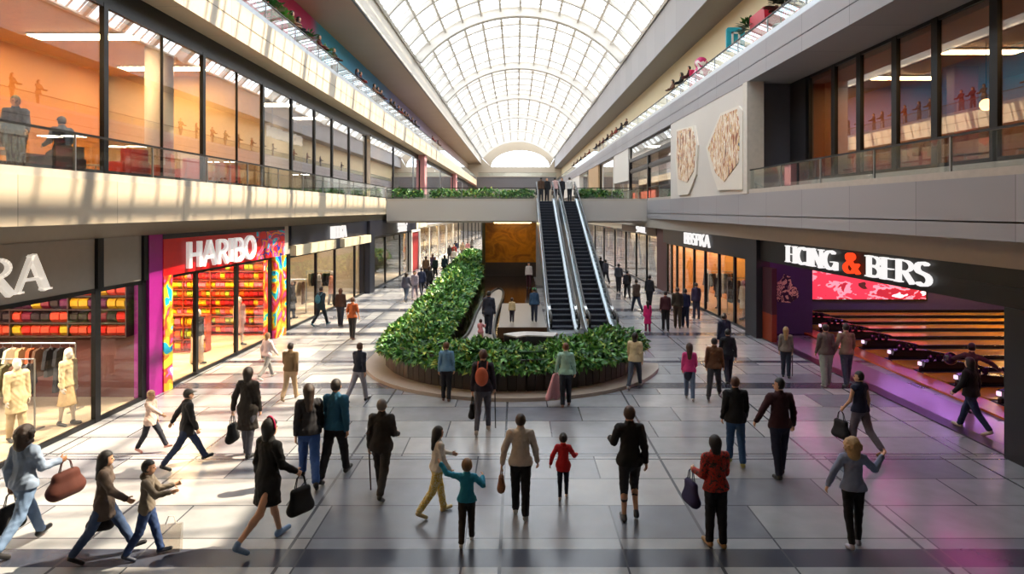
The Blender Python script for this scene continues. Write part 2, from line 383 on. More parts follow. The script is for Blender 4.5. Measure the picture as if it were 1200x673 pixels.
# each glyph: width, list of (points, thick?)   thick 1 = heavy stroke, 0 = light stroke
GL = {
 'H': (.72, [([(.08, 0), (.08, 1)], 1), ([(.64, 0), (.64, 1)], 1), ([(.08, .5), (.64, .5)], 0)]),
 'A': (.76, [([(.02, 0), (.38, 1)], 0), ([(.38, 1), (.74, 0)], 1), ([(.16, .34), (.6, .34)], 0)]),
 'R': (.68, [([(.08, 0), (.08, 1)], 1), ([(.08, .96)] + arcpts(.34, .73, .27, .23, 90, -90) + [(.08, .5)], 0), ([(.32, .5), (.66, 0)], 1)]),
 'I': (.22, [([(.11, 0), (.11, 1)], 1)]),
 'B': (.66, [([(.08, 0), (.08, 1)], 1), ([(.08, .96)] + arcpts(.34, .74, .23, .22, 90, -90) + [(.08, .52)], 0), ([(.08, .52)] + arcpts(.36, .28, .27, .24, 90, -90) + [(.08, .04)], 1)]),
 'O': (.84, [(arcpts(.42, .5, .36, .47, 0, 360, 20), 1)]),
 'Z': (.68, [([(.04, .95), (.62, .95)], 0), ([(.62, .95), (.04, .05)], 1), ([(.04, .05), (.64, .05)], 0)]),
 'N': (.76, [([(.08, 0), (.08, 1)], 0), ([(.08, 1), (.66, 0)], 1), ([(.66, 0), (.66, 1)], 0)]),
 'G': (.80, [(arcpts(.42, .5, .36, .47, 50, 345, 16), 1), ([(.76, .0), (.76, .42)], 1), ([(.5, .42), (.76, .42)], 0)]),
 'L': (.58, [([(.08, 0), (.08, 1)], 1), ([(.08, .04), (.54, .04)], 0)]),
 'C': (.72, [(arcpts(.42, .5, .36, .47, 50, 310, 14), 1)]),
 'E': (.58, [([(.08, 0), (.08, 1)], 1), ([(.08, .96), (.52, .96)], 0), ([(.08, .5), (.46, .5)], 0), ([(.08, .04), (.55, .04)], 0)]),
 'S': (.62, [(arcpts(.31, .74, .23, .22, 40, 230, 8) + arcpts(.31, .27, .25, .24, 80, -140, 9), 1)]),
 'P': (.62, [([(.08, 0), (.08, 1)], 1), ([(.08, .96)] + arcpts(.32, .72, .26, .24, 90, -90) + [(.08, .48)], 0)]),
 'K': (.68, [([(.08, 0), (.08, 1)], 1), ([(.08, .42), (.6, 1)], 0), ([(.26, .58), (.66, 0)], 1)]),
 'M': (.92, [([(.08, 0), (.08, 1)], 0), ([(.08, 1), (.46, .1)], 1), ([(.46, .1), (.84, 1)], 0), ([(.84, 1), (.84, 0)], 1)]),
 'U': (.72, [([(.08, 1), (.08, .3)] + arcpts(.36, .3, .28, .26, 180, 360, 8) + [(.64, 1)], 1)]),
 'D': (.74, [([(.08, 0), (.08, 1)], 1), ([(.08, .96), (.3, .96)] + arcpts(.3, .5, .37, .46, 90, -90) + [(.08, .04)], 1)]),
 'V': (.74, [([(.02, 1), (.36, 0)], 1), ([(.36, 0), (.72, 1)], 0)]),
 '&': (.86, [([(.82, .02), (.24, .72)] + arcpts(.38, .82, .16, .15, 200, -30, 8) + [(.2, .46)] + arcpts(.34, .26, .26, .24, 150, 320, 8) + [(.78, .5)], 1)]),
}
SERIF = set('HARIBNLEPKMDU')
def glyph_polys(ch, tk, tn, serif):
    wd, st = GL[ch]; out = []
    for pts, heavy in st:
        h = (tk if heavy else tn)/2
        for i in range(len(pts)-1):
            (x0, y0), (x1, y1) = pts[i], pts[i+1]; L = math.hypot(x1-x0, y1-y0) or 1e-6
            dx, dy = (x1-x0)/L, (y1-y0)/L; e = h*.35 if 0 < i else 0; e2 = h*.35 if i < len(pts)-2 else 0
            x0 -= dx*e; y0 -= dy*e; x1 += dx*e2; y1 += dy*e2; nx, ny = -dy*h, dx*h
            out.append([(x0-nx, y0-ny), (x1-nx, y1-ny), (x1+nx, y1+ny), (x0+nx, y0+ny)])
        if serif and len(pts) == 2 and abs(pts[0][0]-pts[1][0]) < .4 and abs(pts[0][1]-pts[1][1]) > .8:
            for (px, py) in pts:
                if ch == 'A' and py > .5: continue
                y_ = min(max(py, .025), .975); out.append([(px-.13, y_-.025), (px+.13, y_-.025), (px+.13, y_+.025), (px-.13, y_+.025)])
    return wd, out
def wall_sign(name, text, side, y0, z0, h, xf, m, width=None, tk=.17, tn=.17, serif=False, depth=.1, gap=.1, jitter=0, slant=0, parent=None, special=None, lname='letter'):
    """letters standing on a side wall; text runs away from the viewer on the left wall, towards the viewer on the right one. y0 = y of the first letter."""
    adv = sum(GL[c][0]+gap if c != ' ' else .35 for c in text); sc = (width/adv/h) if width else 1
    pos = 0; d = 1 if side < 0 else -1
    for c in text:
        if c == ' ': pos += .35*h*sc; continue
        wd, polys = glyph_polys(c, tk, tn, serif); q = MB(); jz = random.uniform(-jitter, jitter)*h
        for p in polys:
            f = []; bk = []
            for (u, v) in p:
                y = y0 + d*(pos + (u+slant*v)*h*sc); z = z0 + v*h + jz; x = xf(y)
                f.append((side*(x-depth), y, z)); bk.append((side*x, y, z))
            n = len(f); q.add(f+bk, [tuple(range(n)), tuple(range(n, 2*n))[::-1]] + [(i, i+n, (i+1) % n+n, (i+1) % n) for i in range(n)])
        mm = special.get(c, m) if special else m
        q.build(lname, mm, parent); pos += (wd+gap)*h*sc
lit_white = emitter('lit_letter', (1, .97, .95), 1.2)
lit_soft = emitter('lit_letter_soft', (1, .95, .9), 1.25)
lit_red = emitter('lit_letter_red', (1, .06, .015), 1.6)
lit_warm = emitter('warm_lamp', (1, .72, .38), 70)
lit_neutral = emitter('neutral_lamp', (1, .9, .76), 48)
lit_pink = emitter('pink_tube', (1, .16, .55), 17)
lit_purple = emitter('violet_tube', (.6, .25, 1), 32)
lit_amber = emitter('amber_tube', (1, .62, .18), 150)

LN = [0]
def ceiling_light(x, y, z, sx, sy, m=None, label='square ceiling light', group=None):
    LN[0] += 1
    t = empty('ceiling_light', (x, y, z), label=label, cat='ceiling light', group=group)
    h_ = MB().box(x-sx/2-.03, x+sx/2+.03, y-sy/2-.03, y+sy/2+.03, z-.04, z).build('housing', white, t)
    MB().box(x-sx/2, x+sx/2, y-sy/2, y+sy/2, z-.06, z-.041).build('diffuser', m or lit_neutral, h_, local=True).matrix_parent_inverse = Matrix()

# ---------------- windows ----------------
WN = [0]
def window(side, y0, y1, xf, z0, z1, pane, fr, fw=.12, base=None, split=False):
    WN[0] += 1; n = WN[0]
    t = empty('window_%d' % n, (side*xf((y0+y1)/2), (y0+y1)/2, z0)); t['kind'] = 'structure'
    def wb(q, a, b_, o0, o1, za, zb):
        P = lambda y, o: (side*(xf(y)+o), y)
        c = [P(a, o0), P(b_, o0), P(b_, o1), P(a, o1)]
        c = c if side < 0 else c[::-1]
        q.hexa([(*p, za) for p in c] + [(*p, zb) for p in c])
    q = MB(); wb(q, y1-fw, y1, -.04, .07, z0, z1); wb(q, y0, y1-fw, -.03, .06, z1-.1, z1); wb(q, y0, y1-fw, -.03, .06, z0, z0+(base or .1))
    if split: wb(q, (y0+y1)/2-.015, (y0+y1)/2+.015, -.02, .05, z0+.1, z1-.1)
    q.build('frame', fr, t)
    q = MB(); wb(q, y0, y1-fw, 0.02, .035, z0+(base or .1), z1-.1); q.build('glass', pane, t)
    return t
WL = wl
# --- ground floor, left side
for a, b_ in ((-4, 3.2), (3.2, 10), (10, 16.4), (16.4, 18.3)): window(-1, a, b_, WL, 0, 3.28, shopglass, darkm, .2)
for a, b_ in ((19.1, 21.1), (21.1, 23.9), (23.9, 26.9)): window(-1, a, b_, WL, 0, 3.3, shopglass, darkm, .14)
window(-1, 28.0, 28.9, WL, 0, 3.3, shopglass, darkm, .3)
for a, b_ in ((28.9, 32.4), (32.4, 35.4), (35.4, 39.2), (39.2, 41.4)): window(-1, a, b_, WL, 0, 3.2, shopglass, darkm, .12)
for a, b_ in ((42.4, 47), (47, 52), (52, 55.4)): window(-1, a, b_, WL, 0, 3.4, shopglass, darkm, .12)
for a in range(60, 132, 6): window(-1, a, a+6, WL, 0, 3.6, shopglass, white if a < 80 else darkm, .25)
# --- ground floor, right side
for a, b_ in ((28.2, 30.1), (30.1, 32.2), (32.2, 34.3), (34.3, 36.2), (36.2, 38.2), (38.2, 39.6), (39.6, 40.8), (40.8, 41.8)): window(1, a, b_, WL, 0, 3.17, shopglass, darkm, .16)
for a, b_ in ((44.2, 47.5), (47.5, 51), (51, 55), (55, 60), (60, 66)): window(1, a, b_, WL, 0, 3.5, shopglass, darkm, .14)
for a in range(66, 132, 6): window(1, a, a+6, WL, 0, 3.6, shopglass, darkm, .25)
# --- gallery windows
XL = lambda y: 9.85
for a, b_ in ((-1, 7), (7, 11.8), (11.8, 16), (16, 21), (21, 25.9), (25.9, 29.2), (29.2, 32.5), (32.5, 35.6), (35.6, 39.2), (39.2, 43.6)):
    window(-1, a, b_, XL, 5.84, 10.14, upglass, darkm, .17, .3, split=(b_ in (25.9, 21)))
XL2 = lambda y: 9.6
for i, (a, b_) in enumerate(((43.8, 52), (52, 62), (62, 66), (68, 84), (84, 100), (104, 118), (118, 132))):
    window(-1, a, b_, XL2, 5.84, 10.14, upglass, (darkm, steel)[i % 2], .3, .3)
XR = lambda y: 10.9
for a, b_ in ((-1, 7), (7, 10.6), (10.6, 13.2), (13.2, 15.3), (15.3, 17.45), (17.45, 19.3), (19.3, 21.3), (21.3, 23), (23, 25)):
    window(1, a, b_, XR, 6.3, 10.2, upglassr, darkm, .26)
struct('wall_gallery_right_base', MB().box(10.85, 11.1, -4, 26.4, 5.84, 6.3), mat('kerb_stone', '#b5aca0', .6))
struct('wall_gallery_right_return', MB().box(9.6, 18, 26.4, 26.8, 5.84, 10.2), mat('grey_blue_panel', '#5f5e66', .5, var=.05))
struct('wall_gallery_right_side', MB().box(10.85, 11.15, 25, 26.4, 6.3, 10.2), mat('dark_panel', '#26262b', .5))
# mural wall
struct('wall_mural', MB().box(9.02, 9.6, 26.3, 39, 5.84, 10.2), mat('mural_plaster', '#cfcac2', .6, var=.04, scale=.5))
struct('trim_7', MB().box(8.96, 9.62, 25.9, 26.4, 5.84, 10.2), mat('pale_stone', '#cfc9bd', .5))

# --- sign bands, pilasters, piers at ground level
def band(name, side, y0, y1, z0, z1, m, o0=-.08, o1=.3): return struct(name, MB().wbox(side, y0, y1, o0, o1, z0, z1), m)
TN = [20]
def trimw(side, y0, y1, z0, z1, m, o0=-.08, o1=.3):
    TN[0] += 1; return band('trim_%d' % TN[0], side, y0, y1, z0, z1, m, o0, o1)
greyglass = mat('frosted_band', '#8d8780', .22, var=.05)
trimw(-1, -4, 18.3, 3.28, 4.5, greyglass, -.02)
trimw(-1, 16.2, 16.42, 3.28, 4.5, darkm, -.1); trimw(-1, 18.1, 18.3, 3.28, 4.5, darkm, -.1)
magenta = mat('magenta_panel', '#8c1a76', .35, var=.15)
psy = paint('psychedelic_panel', [(0, '#1d3cae'), (.28, '#19b5d8'), (.38, '#e8e23a'), (.45, '#f08a1d'), (.52, '#e03a2a'), (.6, '#ef4f9a'), (.68, '#ffffff'), (.74, '#3ad0c0'), (.8, '#6b2bb0')], (1.2, .9, .7), .4, detail=1, distort=2.5)
psyband = paint('psychedelic_band', [(0, '#d81e1c'), (.42, '#c81b1e'), (.46, '#1b2f8e'), (.5, '#f08a1d'), (.54, '#e8308a'), (.6, '#20b8d8'), (.7, '#f4e04a')], (.4, .5, .9), .4, detail=1, distort=2)
redp = mat('red_panel', '#c4161c', .35, var=.1)
trimw(-1, 18.3, 18.95, 0, 4.5, magenta, -.12)
trimw(-1, 18.95, 19.4, 0, 3.3, psy, -.16, .05)
trimw(-1, 18.95, 25.2, 3.3, 4.36, redp, -.14)
trimw(-1, 25.2, 28.0, 3.3, 4.36, psyband, -.14)
trimw(-1, 18.95, 28.0, 4.36, 4.5, navyp, -.14)
trimw(-1, 26.9, 28.0, 0, 3.3, psy, -.2)
trimw(-1, 28.0, 28.9, 3.3, 4.5, mat('pale_infill', '#b9b2a6', .5), -.04)
trimw(-1, 28.7, 42.4, 3.65, 4.5, navyp, -.16)
trimw(-1, 28.9, 34.6, 3.2, 3.65, mat('cream_awning', '#c9bba0', .6), -.3)
trimw(-1, 35.6, 41.2, 3.2, 3.65, mat('cream_awning', '#c9bba0', .6), -.45)
trimw(-1, 34.6, 35.6, 3.2, 3.65, navyp, -.2)
trimw(-1, 41.3, 42.5, 0, 4.5, navyp, -.35)
trimw(-1, 42.5, 58, 3.45, 4.5, navyp, -.16)
trimw(-1, 55.6, 56.0, 0, 3.4, white, -.2); trimw(-1, 59.2, 59.8, 0, 3.4, white, -.2); trimw(-1, 55.6, 59.8, 3.3, 3.5, white, -.2)
trimw(-1, 56.0, 59.2, 0, 3.3, mat('dark_red_panel', '#8e1f22', .5), -.1)
trimw(-1, 58, 140, 3.6, 4.5, mat('ivory_band', '#d9cfba', .5), -.12)
# right
trimw(1, 28.0, 42.2, 3.15, 4.02, navyp, -.14)
trimw(1, 26.9, 28.1, 0, 4.02, mat('dark_grey_pier', '#25252b', .45), -.25)
trimw(1, 41.8, 44.2, 0, 4.02, mat('brick_red_panel', '#6a4a48', .7), -.05)
trimw(1, 44.2, 56, 3.5, 4.02, mat('brown_band', '#5a4335', .6), -.12)
trimw(1, 56, 140, 3.6, 4.02, mat('ivory_band', '#d9cfba', .5), -.12)
trimw(1, Y0, 26.9, 3.16, 4.02, blackp, -.1)
trimw(1, 11.5, 13.95, 0, 3.16, mat('charcoal_pier', '#1b1b22', .4), -.15)
trimw(1, Y0, 11.5, 0, 3.16, blackp, -.05)
for a, b_ in ((26.0, 26.9),):
    trimw(1, a, b_, 0, 1.1, mat('rust_panel', '#7a2d12', .5), 0, .2); trimw(1, a, b_, 1.1, 2.9, mat('wine_panel', '#3a1420', .5), 0, .2)

# signs
s = empty('shop_sign', (-10.3, 12.5, 3.5), label='white serif letters ZARA on the grey glass band', cat='sign')
wall_sign('s', 'ZARA', -1, 11.0, 3.46, .78, lambda y: WL(y)-.02, mat('pale_letter', '#f4f0ea', .4, var=.02, emit='#fff4e6', es=.5), width=3.65, tk=.17, tn=.075, serif=True, parent=s)
s = empty('shop_sign', (-10.1, 22, 3.5), label='chunky white HARIBO letters on the red shop band', cat='sign')
whitel = mat('white_letter', '#f6f4f2', .35, var=.02, emit='#ffffff', es=.35)
wall_sign('s', 'HARIBO', -1, 20.15, 3.42, .80, lambda y: WL(y)-.15, whitel, width=4.9, tk=.17, tn=.14, jitter=.03, parent=s, gap=.1)
s = empty('shop_sign', (-9.6, 35, 3.8), label='white crowded letters on the navy band after the colourful candy shop', cat='sign')
wall_sign('s', 'REEKA', -1, 34.0, 3.72, .62, lambda y: WL(y)-.17, lit_soft, width=2.7, tk=.14, tn=.1, gap=.04, parent=s)
s = empty('shop_sign', (-9.2, 50, 3.8), label='two-line white letters on the navy band beside the red panel', cat='sign')
wall_sign('s', 'MARCS', -1, 50.2, 3.98, .42, lambda y: WL(y)-.17, lit_soft, width=3.4, tk=.15, tn=.12, gap=.06, parent=s)
wall_sign('s', 'SPERR', -1, 50.2, 3.52, .42, lambda y: WL(y)-.17, lit_soft, width=3.2, tk=.15, tn=.12, gap=.06, parent=s)
s = empty('shop_sign', (-9, 60, 3.8), label='white lit sign panel over the ivory shopfront', cat='sign')
MB().wbox(-1, 64, 76, -.2, -.1, 3.75, 4.4).build('panel', lit_soft, s)
s = empty('shop_sign', (9.7, 33, 3.4), label='white overlapping capitals BBSPKA on the black shop band', cat='sign')
wall_sign('s', 'BBSPKA', 1, 37.3, 3.32, .62, lambda y: WL(y)-.14, lit_white, width=4.4, tk=.1, tn=.08, gap=.06, parent=s)
s = empty('shop_sign', (9.7, 46, 3.6), label='small lit white letters on the brown band past the brick-red panel', cat='sign')
wall_sign('s', 'SMUL', 1, 50.0, 3.55, .42, lambda y: WL(y)-.13, lit_white, width=3.2, tk=.15, tn=.12, gap=.06, parent=s)
s = empty('shop_sign', (10, 19, 3.3), label='HCING & BERS letters lit white with a red ampersand', cat='sign')
wall_sign('s', 'HCING & BERS', 1, 24.3, 3.3, .60, lambda y: WL(y)-.1, lit_white, width=8.1, tk=.10, tn=.045, serif=True, gap=.07, parent=s, special={'&': lit_red}, depth=.12)
s = empty('shop_sign', (-12, 31, 8), label='white letters glowing inside the gallery window', cat='sign')
wall_sign('s', 'MUNICOR', -1, 27.4, 8.25, .42, lambda y: 10.3, lit_soft, width=4.4, tk=.22, tn=.16, parent=s)
for y in (28, 31): MB().tube([(-10.28, y, 8.3), (-10.28, y, 10.7)], .02, 6).build('hanging_rod', steel, s)
MB().box(-10.33, -10.29, 27.3, 31.9, 8.22, 8.26).build('mounting_bar', steel, s)

# ---------------- interiors: partitions, backs, ceilings ----------------
wallw = mat('shop_wall', '#cdbfa8', .7, var=.04)
PN = [0]
def part(x0, x1, y0, y1, z0, z1, m):
    PN[0] += 1; o = struct('wall_partition_%d' % PN[0], MB().box(x0, x1, y0, y1, z0, z1), m); return o
shelfred = merch('stock_red', [(0, '#7e1414'), (.2, '#c22a1c'), (.4, '#d8a21c'), (.55, '#a8203a'), (.7, '#e0702a'), (.85, '#4e1220')], 4, 4, 5)
part(-17.4, -17.2, -4, 60, 0, 4.9, wallw)
part(-17.2, -10.5, 18.45, 18.65, 0, 4.5, mat('zara_end_wall', '#5a2b22', .7))
part(-17.2, -10.3, 27.9, 28.05, 0, 4.5, mat('candy_end_wall', '#b8441c', .7))
part(-17.2, -10.0, 42.2, 42.4, 0, 4.5, mat('warm_cream', '#d9c7a6', .6))
part(-17.2, -9.5, 55.6, 55.8, 0, 4.5, mat('green_grey', '#5d6650', .6))
part(-12.0, -11.8, 60, 140, 0, 4.9, merch('stock_far_left', [(0, '#e6d8b8'), (.3, '#c9a96e'), (.5, '#f0e6cf'), (.7, '#8a6a4a'), (.85, '#d0b890')], 1, .5, .5))
part(12.15, 12.3, 28.1, 44, 0, 4.6, mat('shop_gold_wall', '#c98f4e', .6)); part(12.3, 12.4, 28.1, 34.3, 0, 4.6, mat('bowling_wall', '#40346a', .5)); part(10.6, 12.4, 27.9, 28.1, 0, 4.6, mat('bowling_wall', '#40346a', .5))
part(9.8, 12.15, 42.0, 42.2, 0, 4.6, mat('shop_gold_wall', '#c98f4e', .6))
part(11.6, 11.8, 44.2, 140, 0, 4.6, merch('stock_far_right', [(0, '#4a4a52'), (.3, '#8a6a5a'), (.5, '#b8a890'), (.7, '#5a3a3a'), (.85, '#c0b0a0')], 1, .7, .5))
struct('floor_shop_left', MB().wbox(-1, -4, 60, .2, 7, 0, .012), mat('shop_floor', '#b9a88e', .35))
struct('floor_shop_right', MB().wbox(1, 28, 44, .2, 2.8, 0, .012), mat('shop_floor2', '#9a7a58', .3))
# gallery rooms, left
orange = mat('orange_plaster', '#d08a3a', .7, var=.06, scale=.4); 
part(-16.2, -16, -4, 26, 5.84, 10.7, orange)
part(-16.2, -10, 26.2, 26.4, 5.84, 10.7, mat('tan_plaster', '#caa877', .7))
part(-14.2, -14, 26.4, 43.6, 5.84, 10.7, mat('grey_beige', '#a79a8c', .7))
part(-14.2, -9.9, 43.5, 43.7, 5.84, 10.7, mat('lilac_grey', '#8a8796', .7))
part(-12.2, -12, 44, 160, 5.84, 10.7, merch('stock_gallery_left', [(0, '#d9cfc4'), (.25, '#c4463a'), (.42, '#e2d8cc'), (.6, '#b08a7a'), (.8, '#efe6dc')], .5, .16, .35))
for a in (66.5, 101): part(-9.9, -9.2, a, a+1.6, 5.84, 10.7, mat('pink_pilaster', '#c78a8c', .6))
part(-9.9, -9.3, 132, 158, 5.84, 9.2, mat('coral_wall', '#c8604e', .6))
struct('ceiling_room_left', MB().box(-16, -9.9, -4, 26.2, 10.45, 10.68), mat('peach_ceiling', '#d7a86c', .7))
# gallery rooms, right
wood = mat('warm_wood', '#9a5a22', .45, var=.25, scale=1.5)
part(17.8, 18, -4, 26.4, 5.84, 10.2, wood)
part(11.2, 17.8, 26.2, 26.38, 5.84, 10.2, wood)
part(14.6, 15.4, 22.2, 22.6, 5.84, 10.2, mat('dark_red_wall', '#7c1f26', .6))
struct('ceiling_room_right', MB().box(11.1, 17.8, -4, 26.2, 10.0, 10.19), wood)
# dark store past the mural and the white blocks beyond
q = MB().box(9.1, 9.3, 39, 54, 9.0, 9.25); q.box(9.1, 9.3, 39, 39.35, 5.84, 10.2); q.box(9.1, 9.3, 46.2, 46.5, 5.84, 9.0); q.box(9.1, 9.3, 53.7, 54, 5.84, 9.2); q.box(9.12, 9.28, 39, 54, 8.2, 8.35)
struct('trim_60', q, darkm)
part(11.5, 11.7, 39, 54, 5.84, 10.2, merch('stock_dark', [(0, '#15161c'), (.4, '#2a3038'), (.6, '#7a2030'), (.7, '#1b1d24'), (.88, '#8a8f9a')], .6, .5, .5))
window(1, 39.4, 46.2, lambda y: 9.2, 5.84, 8.2, shopglass, darkm); window(1, 46.5, 53.7, lambda y: 9.2, 5.84, 8.2, shopglass, darkm)
window(1, 39.4, 53.7, lambda y: 9.2, 8.35, 10.2, shopglass, darkm)
part(9.05, 12, 54, 62, 7.6, 10.2, white); part(11.5, 11.7, 54, 160, 5.84, 10.2, merch('stock_gallery_right', [(0, '#e8e0d2'), (.3, '#c9b08a'), (.5, '#f0ebe2'), (.7, '#a89a8c'), (.85, '#d8c8b0')], .5, .3, .3))
part(9.05, 12, 74, 84, 5.84, 10.2, mat('tan_block', '#b99a74', .7)); part(9.05, 12, 96, 150, 7.4, 10.2, white)
for a in range(56, 96, 8):
    if a != 80: window(1, a, a+8 if a != 72 else 74, lambda y: 9.3, 5.84, 10.2, shopglass, (white, darkm)[a % 3 == 0], .3)

# room lamps
for y in (11, 15): 
    for x in (-12, -14.5): ceiling_light(x, y, 4.5, 2.0, 1.6, lit_neutral, 'square ceiling light in the clothes shop with the grey band', 'clothes shop ceiling lights')
for y in (21, 25):
    for x in (-12, -14.5): ceiling_light(x, y, 4.5, 2.0, 1.6, lit_warm, 'square ceiling light in the candy shop', 'candy shop ceiling lights')
for y in (31, 35, 39): ceiling_light(-12, y, 4.5, 1.2, 1.2, lit_neutral, 'ceiling light in the pale shop under the crowded letters', 'pale shop ceiling lights')
for y in (46, 51): ceiling_light(-11.5, y, 4.5, 1, 1, lit_neutral, 'ceiling light in the green-grey shop', 'green-grey shop ceiling lights')
for y in range(62, 132, 9): ceiling_light(-10.6, y, 4.5, 1.2, 1.6, lit_warm, 'ceiling light in the distant ivory shops', 'distant ivory shop lights')
for y in (30, 33.5, 37, 40.5): ceiling_light(11.2, y, 4.3, 1.1, 1.1, lit_warm, 'warm ceiling light in the gold-walled shop', 'gold shop ceiling lights')
for y in range(47, 132, 9): ceiling_light(10.6, y, 4.4, 1, 1.4, lit_neutral, 'ceiling light in the shops past the brown band', 'distant opposite shop lights')
for y in (5, 10, 15, 20, 24.5):
    ceiling_light(-13, y, 10.44, 3.0, .6, lit_warm, 'long ceiling light in the orange gallery room', 'orange room ceiling lights')
for y in (29, 34, 39): ceiling_light(-12, y, 10.6, 2.2, 1.0, lit_neutral, 'long ceiling light in the grey gallery shop', 'grey gallery shop lights')
for y in (48, 58, 76, 92, 110, 126): ceiling_light(-10.9, y, 10.6, 1.2, 1.2, lit_neutral, 'ceiling light in the far gallery shops', 'far gallery shop lights')
for y in (7, 12, 16, 20, 24):
    ceiling_light(14, y, 9.99, 2.2, .5, lit_warm, 'slim warm ceiling light in the wood-lined gallery room', 'wood-lined room lights')
for y in (43, 50, 66, 90, 108): ceiling_light(10.4, y, 10.0, 1, 1, lit_neutral, 'ceiling light in the shops past the mural wall', 'lights past the mural wall')

# ---------------- bowling hall ----------------
part(12.4, 34, 34, 34.3, 0, 4.6, mat('bowling_wall', '#40346a', .5))
struct('ceiling_bowling', MB().box(10.2, 34, 12, 34, 3.5, 3.6), mat('bowling_ceiling', '#0c0a10', .5))
part(30, 30.3, 12, 34, 0, 4.6, mat('pin_deck_wall', '#1a1020', .5))
struct('wall_bowling_front', MB().box(10.6, 34, 11.8, 12, 0, 4.6), mat('bowling_front', '#17131c', .5))
struct('floor_bowling_approach', MB().wbox(1, 13.9, 26.9, .35, 1.5, 0, .02), mat('approach_wood', '#8a6a8c', .18, var=.08, scale=2))
q = MB().hexa([(wl(13.9)+1.5, 13.9, 0), (12.1, 13.9, 0), (12.1, 33.9, 0), (wl(26.9)+1.5, 33.9, 0), (wl(13.9)+1.5, 13.9, .02), (12.1, 13.9, .02), (12.1, 33.9, .02), (wl(26.9)+1.5, 33.9, .02)])
struct('floor_bowling_strip', MB().wbox(1, 13.9, 26.9, -.05, .35, .0, .03), mat('threshold_stone', '#2a1a2c', .3))
struct('floor_bowling_orange', MB().box(12.05, 12.75, 13.9, 33.9, 0, .05), mat('orange_strip', '#c8642c', .25, var=.1))
lane_w = mat('lane_maple', '#d29a3e', .14, var=.12, scale=3)
t0 = empty('bowling_lane', (12.75, 14.6, 0), label='polished amber bowling lane', cat='bowling lane', group='bowling lanes')
MB().box(12.84, 29, 14.6, 15.75, 0, .06).build('lane_boards', lane_w, t0)
MB().box(12.9, 29, 15.75, 15.98, 0, .03).build('gutter', mat('gutter_grey', '#1d1a24', .3), t0)
MB().box(12.9, 29, 14.38, 14.6, 0, .03).build('gutter', MATS['gutter_grey'], t0)
MB().box(12.9, 29, 15.98, 16.10, 0, .16).build('divider', mat('divider_black', '#141018', .25), t0)
q = MB()
for k in range(4):
    for j in range(k+1):
        px, py = 27.2+k*.26, 15.17+(j-k/2)*.3; q.lathe([(.025, 0), (.06, .12), (.03, .26), (.03, .32), (.012, .38)], (px, py, .06), 8)
q.build('pins', white, t0)
for k in range(1, 11): copy_tree(t0, (12.75, 14.6+k*1.75, 0), label='polished amber bowling lane', group='bowling lanes')
def lane_label():
    L_ = [o for o in COL.objects if o.name.startswith('bowling_lane')]
    L_.sort(key=lambda o: o.location.y)
    for i, o in enumerate(L_):
        n = ['nearest to the charcoal pier', 'second from the charcoal pier', 'third from the charcoal pier', 'fourth from the charcoal pier', 'fifth from the charcoal pier', 'sixth from the charcoal pier',
             'fifth from the lit screen wall', 'fourth from the lit screen wall', 'third from the lit screen wall', 'second from the lit screen wall', 'next to the lit screen wall'][i]
        o['label'] = 'polished amber bowling lane, ' + n
lane_label()
r0 = empty('ball_return', (13.3, 16.1, 0), label='low black ball return with a white painted glint between bowling lanes', cat='ball return', group='ball returns')
MB().prism([(12.95, .17), (13.0, .34), (13.3, .38), (14.2, .34), (14.9, .2), (14.9, .17)], 'y', 15.92, 16.24).build('housing', mat('return_black', '#121018', .25), r0)
MB().box(12.88, 12.95, 16.03, 16.13, .22, .33).build('glint_end', emitter('return_glint', (1, .7, .9), 1.5), r0)  # glowing box stands in for a white reflection spot, no lamp here
q = MB()
for k, c in enumerate((0, 1, 2)): q.ball((13.3+k*.25, 16.1, .45), .10, 12, 8)
q.build('ball', mat('bowling_ball', '#2a1030', .1, var=.5), r0)
for k in range(1, 10): copy_tree(r0, (13.3, 16.1+k*1.75, 0), label='low black ball return between bowling lanes', group='ball returns')
# lit screen with a frame
s = empty('video_screen', (17, 33.9, .6), label='glowing pink screen on the bowling hall wall', cat='screen')
MB().box(14.9, 20.9, 33.86, 33.95, .55, 2.25).build('frame', blackp, s)
MB().box(15.0, 20.8, 33.83, 33.86, .65, 2.15).build('display', paint('screen_image', [(0, '#401018'), (.35, '#d03048'), (.5, '#ff8a9a'), (.56, '#a01c30'), (.66, '#ffe0e8'), (.8, '#602030')], (.8, 1, 1.6), .4, detail=4, distort=.3, emit=1.6), s)
s = empty('wall_painting', (11.3, 27.9, 1.3), label='pale stencilled figure painted on the violet bowling wall', cat='painting')
MB().prism([(10.95, 1.35), (11.45, 1.3), (11.8, 1.55), (11.75, 1.9), (11.5, 2.1), (11.45, 2.4), (11.2, 2.5), (11.1, 2.3), (10.85, 2.1), (10.8, 1.7)], 'y', 27.84, 27.9).build('figure', paint('stencil', [(0, '#2b2440'), (.45, '#e8d8b8'), (.55, '#3a2a50'), (.62, '#d8c090')], (3, 1, 3), .6, detail=3), s)
def tube_light(x0, x1, y0, y1, z, m, label, group):
    t = empty('tube_light', ((x0+x1)/2, (y0+y1)/2, z), label=label, cat='tube light', group=group)
    MB().box(x0-.03, x1+.03, y0-.03, y1+.03, z, z+.05).build('housing', blackp, t)
    MB().box(x0, x1, y0, y1, z-.05, z).build('tube', m, t)
for y in (14.5, 19, 23.5, 28): tube_light(11.1, 11.25, y, y+3.4, 3.42, lit_pink, 'pink ceiling tube over the bowling approach', 'pink ceiling tubes')
for y in range(15, 33, 4): tube_light(17, 20, y, y+.15, 3.42, lit_purple, 'violet ceiling tube over the bowling lanes', 'violet ceiling tubes')
for y in range(15, 33, 3): tube_light(22.9, 23.1, y, y+2, 3.42, lit_amber, 'amber ceiling tube above the middle of the bowling lanes', 'amber ceiling tubes')

